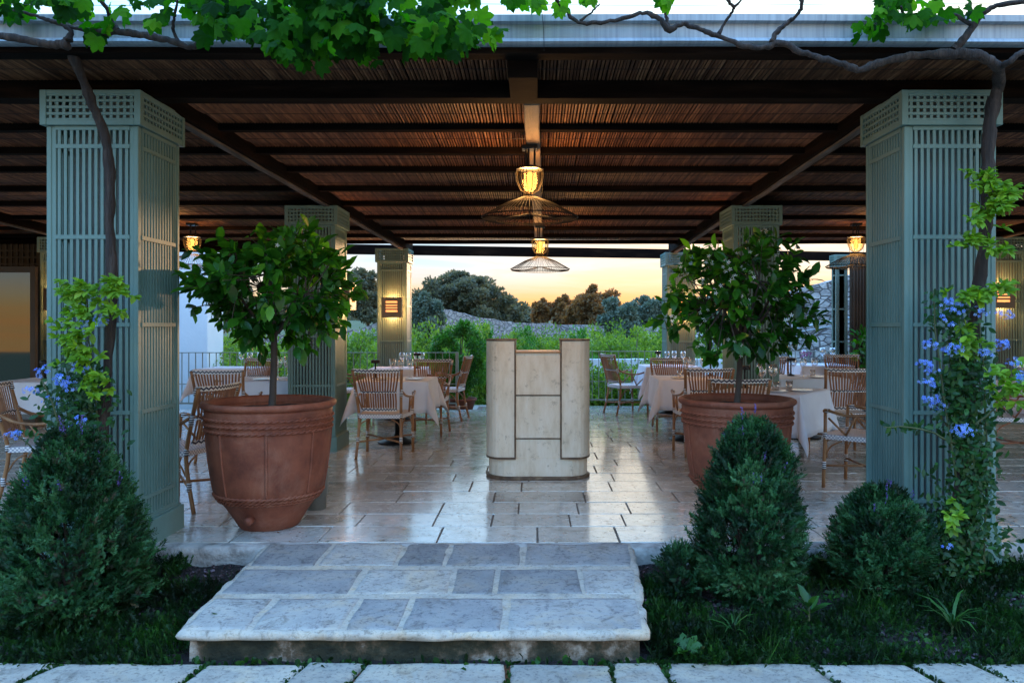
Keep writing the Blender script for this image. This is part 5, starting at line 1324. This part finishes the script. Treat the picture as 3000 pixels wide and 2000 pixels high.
# ------------------------------------------------------------------ garden planting
t=leafball('box_shrub','tall clipped green shrub in a terracotta pot between the left railing and the host stand','shrub',((1346-CX)*13.9/F,13.9,-.12),1.62,1.0,17000,m_box,(.035,.06),seed=5,stemh=.16,ncl=80,potr=1,shell=.78)
mb=MB(); mb.lathe([(0,0),(.20,0),(.27,.22),(.29,.22),(.29,.26),(.26,.26),(.25,.2),(0,.2)],28); tp=thing('small_terracotta_pot','small terracotta pot under the tall clipped green shrub','plant pot',((1349-CX)*13.9/F,13.9,-.16)); mb.build('pot_body',m_terra,tp,smooth=True)
mb=MB(); mb.lathe([(.255,.19),(.12,.205),(0,.2)],20); mb.build('soil_fill',m_soil,tp)
mb=MB(); mb.box(-2.2,.9,13.5,15.2,-.5,-.16); tag(mb.build('landing',m_pave),kind='structure')
b1=leafball('box_shrub','round topped dark shrub seen just over the middle of the host stand','shrub',(P(1530,0,17).x,17,-.6),1.98,.95,7000,m_box,(.04,.065),seed=6,ncl=50,shell=.2,group='clipped shrubs in the garden')
dup(b1,None,(P(1690,0,16.5).x,16.5,-.65),1.3,'round topped dark shrub above the right pillar of the host stand','clipped shrubs in the garden')
dup(b1,None,(P(1425,0,18).x,18,-.55),2.3,'round topped dark shrub above the left pillar of the host stand','clipped shrubs in the garden')
# orchard shrubs: three kinds, copied
pro=[]
names=['bushy bright green shrub','loose lime green shrub','fresh green feathery shrub']
spots=[]
rr=random.Random(21)
where=[(1735,14.5,'behind the railing by the right pillar of the host stand'),(1800,14.9,'low behind the seat of the railing armchair'),(1890,14.3,'low behind the rearmost table'),(1760,14.7,'just beyond the right railing behind the armchair'),(1850,14.6,'just beyond the right railing beside the rearmost table'),(1930,14.8,'beyond the railing at the back right column'),(1000,15.6,'beside the lattice column behind the left citrus tree'),(1060,17.5,'just left of the lamp lit garden column'),(1240,16,'just right of the lamp lit garden column'),(1290,18.5,'behind the end of the left railing'),(1200,20.5,'below the grey olive tree'),(1370,20.5,'behind the tall clipped shrub'),(1440,16,'beside the left pillar of the host stand'),(1480,20.5,'over the left half of the host stand'),(1590,19,'over the middle of the host stand'),(1640,21.5,'below the orange lit trees'),(1760,17.5,'right of the host stand above the railing'),(1790,20,'above the armchair by the right railing'),(1850,16.8,'behind the rearmost table'),(1880,20,'below the olive trees on the right'),(1940,18,'left of the back right column'),(2060,17,'between the two columns behind the right citrus'),
 (660,16.5,'beside the white house wall'),(740,15,'under the left citrus crown'),(800,17.5,'left of the left citrus trunk, farther back'),(870,15.5,'right of the left citrus trunk'),(930,19,'far behind the left citrus crown'),(700,20,'far beyond the left railing'),(1110,22,'in front of the dark tree left of the lamp lit column'),(1990,21,'far behind the back right column')]
for i,(px_,d,w_) in enumerate(where):
    k=i%3; h=(1.4 if d<18 else 1.25)*rr.uniform(.9,1.15); g=ground_z(0,d)
    sc_=rr.uniform(.95,1.15); x=P(px_,0,d).x
    lb=names[k]+' '+w_
    topy=rr.uniform(938,972) if d>15 else 1052; ztop=H-(topy-CY)*d/F; s=(ztop-g)/1.5
    if len(pro)<3:
        t=leafball('orchard_shrub',lb,'shrub',(x,d,g),1.5,1.7,3600 if k!=1 else 2800,m_orch,(.05,.09),group='bright green shrubs in the garden',seed=40+k,ncl=34,shell=.3); t.scale=(1,1,s); pro.append(t)
    else: dup(pro[k],None,(x,d,g),rr.uniform(0,6),lb,'bright green shrubs in the garden',(sc_,sc_,s))
# low fill planting between the shrubs
Pn=[];n=26000
xx=RS.uniform(-9,7,n); yy=RS.uniform(14.2,27,n); zz=np.array([ground_z(0,y_) for y_ in yy])+RS.rand(n)**1.5*np.clip(.3+.9*np.array([noise.noise(Vector((a*.8,b*.8,4))) for a,b in zip(xx,yy)]),.05,1)
tag(scatter('low_planting',leaf_t,leaf_f,np.stack([xx,yy,zz],1),rndvec(n)+np.array([0,0,.6]),rndvec(n)+np.array([0,-.2,.6]),RS.uniform(.07,.14,n),m_orch,None,np.clip(RS.normal(.35,.2,n),0,1)),kind='stuff')

# trees behind the wall
q4=[(-.35,0,0),(.35,0,0),(.3,.8,.12),(-.3,.8,.12)]; q4f=[(0,1,2,3)]
def tree(name,label,px_,ytop,ybase,wpx,d,mat,n,seed,group=None,stem=.12,ncl=60,size=None,sh=.25):
    base=P(px_,ybase,d); top=P(px_,ytop,d); h=top.z-base.z+.6; w=wpx*d/F
    size=size or (.085*d/35,.18*d/35); n=int(n*1.6)
    return leafball(name,label,'tree',(base.x,d,base.z-.6),h,w,n,mat,size,group,seed,h*stem,leaf_t,leaf_f,ncl=ncl,shell=sh)
tree('holm_oak','large dark tree with a ragged crown left of the sunset gap',1375,788,945,270,36,m_oak,26000,51,ncl=110)
tree('holm_oak','dark tree rising behind the grey olive beside the lamp lit column',1270,815,945,150,35,m_oak,11000,52,ncl=70)
tree('holm_oak','lower brown green tree sloping down to the sunset gap',1478,862,950,125,38,m_oak,9000,53,ncl=60)
tree('holm_oak','dark bluish tree left of the lamp lit garden column',1075,775,960,170,30,m_oak,14000,54,ncl=80)
tree('holm_oak','shadowy tree far behind the left citrus crown',900,770,970,220,32,m_oak,9000,55,ncl=60)
tree('olive_tree','grey green olive tree right beside the lamp lit garden column',1250,852,975,115,24.5-2,m_olive,9000,56,ncl=60,size=(.06,.12))
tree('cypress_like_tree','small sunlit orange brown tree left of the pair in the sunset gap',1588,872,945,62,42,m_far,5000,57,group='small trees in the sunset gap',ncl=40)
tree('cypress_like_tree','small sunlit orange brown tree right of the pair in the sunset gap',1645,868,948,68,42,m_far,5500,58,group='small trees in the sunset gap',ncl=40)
tree('hedge_tree','low dark tree filling the bottom of the sunset gap',1545,905,948,110,46,m_oak,5000,59,ncl=40)
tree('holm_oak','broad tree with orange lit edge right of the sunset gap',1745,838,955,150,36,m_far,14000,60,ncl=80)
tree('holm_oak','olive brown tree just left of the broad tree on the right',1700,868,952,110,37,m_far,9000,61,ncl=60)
tree('olive_tree','bluish grey olive tree in front of the broad right tree',1815,860,985,120,28,m_olive,11000,62,ncl=70,size=(.07,.13))
tree('olive_tree','grey olive tree at the right end before the back column',1905,868,968,130,33,m_olive,11000,63,ncl=70,size=(.08,.15))
tree('olive_tree','low silvery olive bush in front of the wall on the right',1845,925,985,50,27,m_olive,4000,64,ncl=30,size=(.06,.11))
tree('holm_oak','dim tree behind the right citrus crown',2080,840,990,200,34,m_olive,8000,65,ncl=60)
tree('holm_oak','dim tree above the white house side of the garden',690,800,980,160,30,m_oak,7000,66,ncl=50)
# far woodland line
n=16000; xx=RS.uniform(-75,75,n); yy=RS.uniform(85,100,n); hz=np.array([2.2+1.2*noise.noise(Vector((a*.12,3,0)))+.7*noise.noise(Vector((a*.5,9,0))) for a in xx]); zz=1.2+hz*RS.rand(n)**.7
tag(scatter('far_woodland',leaf_t,leaf_f,np.stack([xx,yy,zz],1),rndvec(n),rndvec(n)+np.array([0,-.5,.3]),RS.uniform(.5,1.0,n),m_oak,None,np.clip(RS.normal(.5,.2,n),0,1)),kind='stuff')
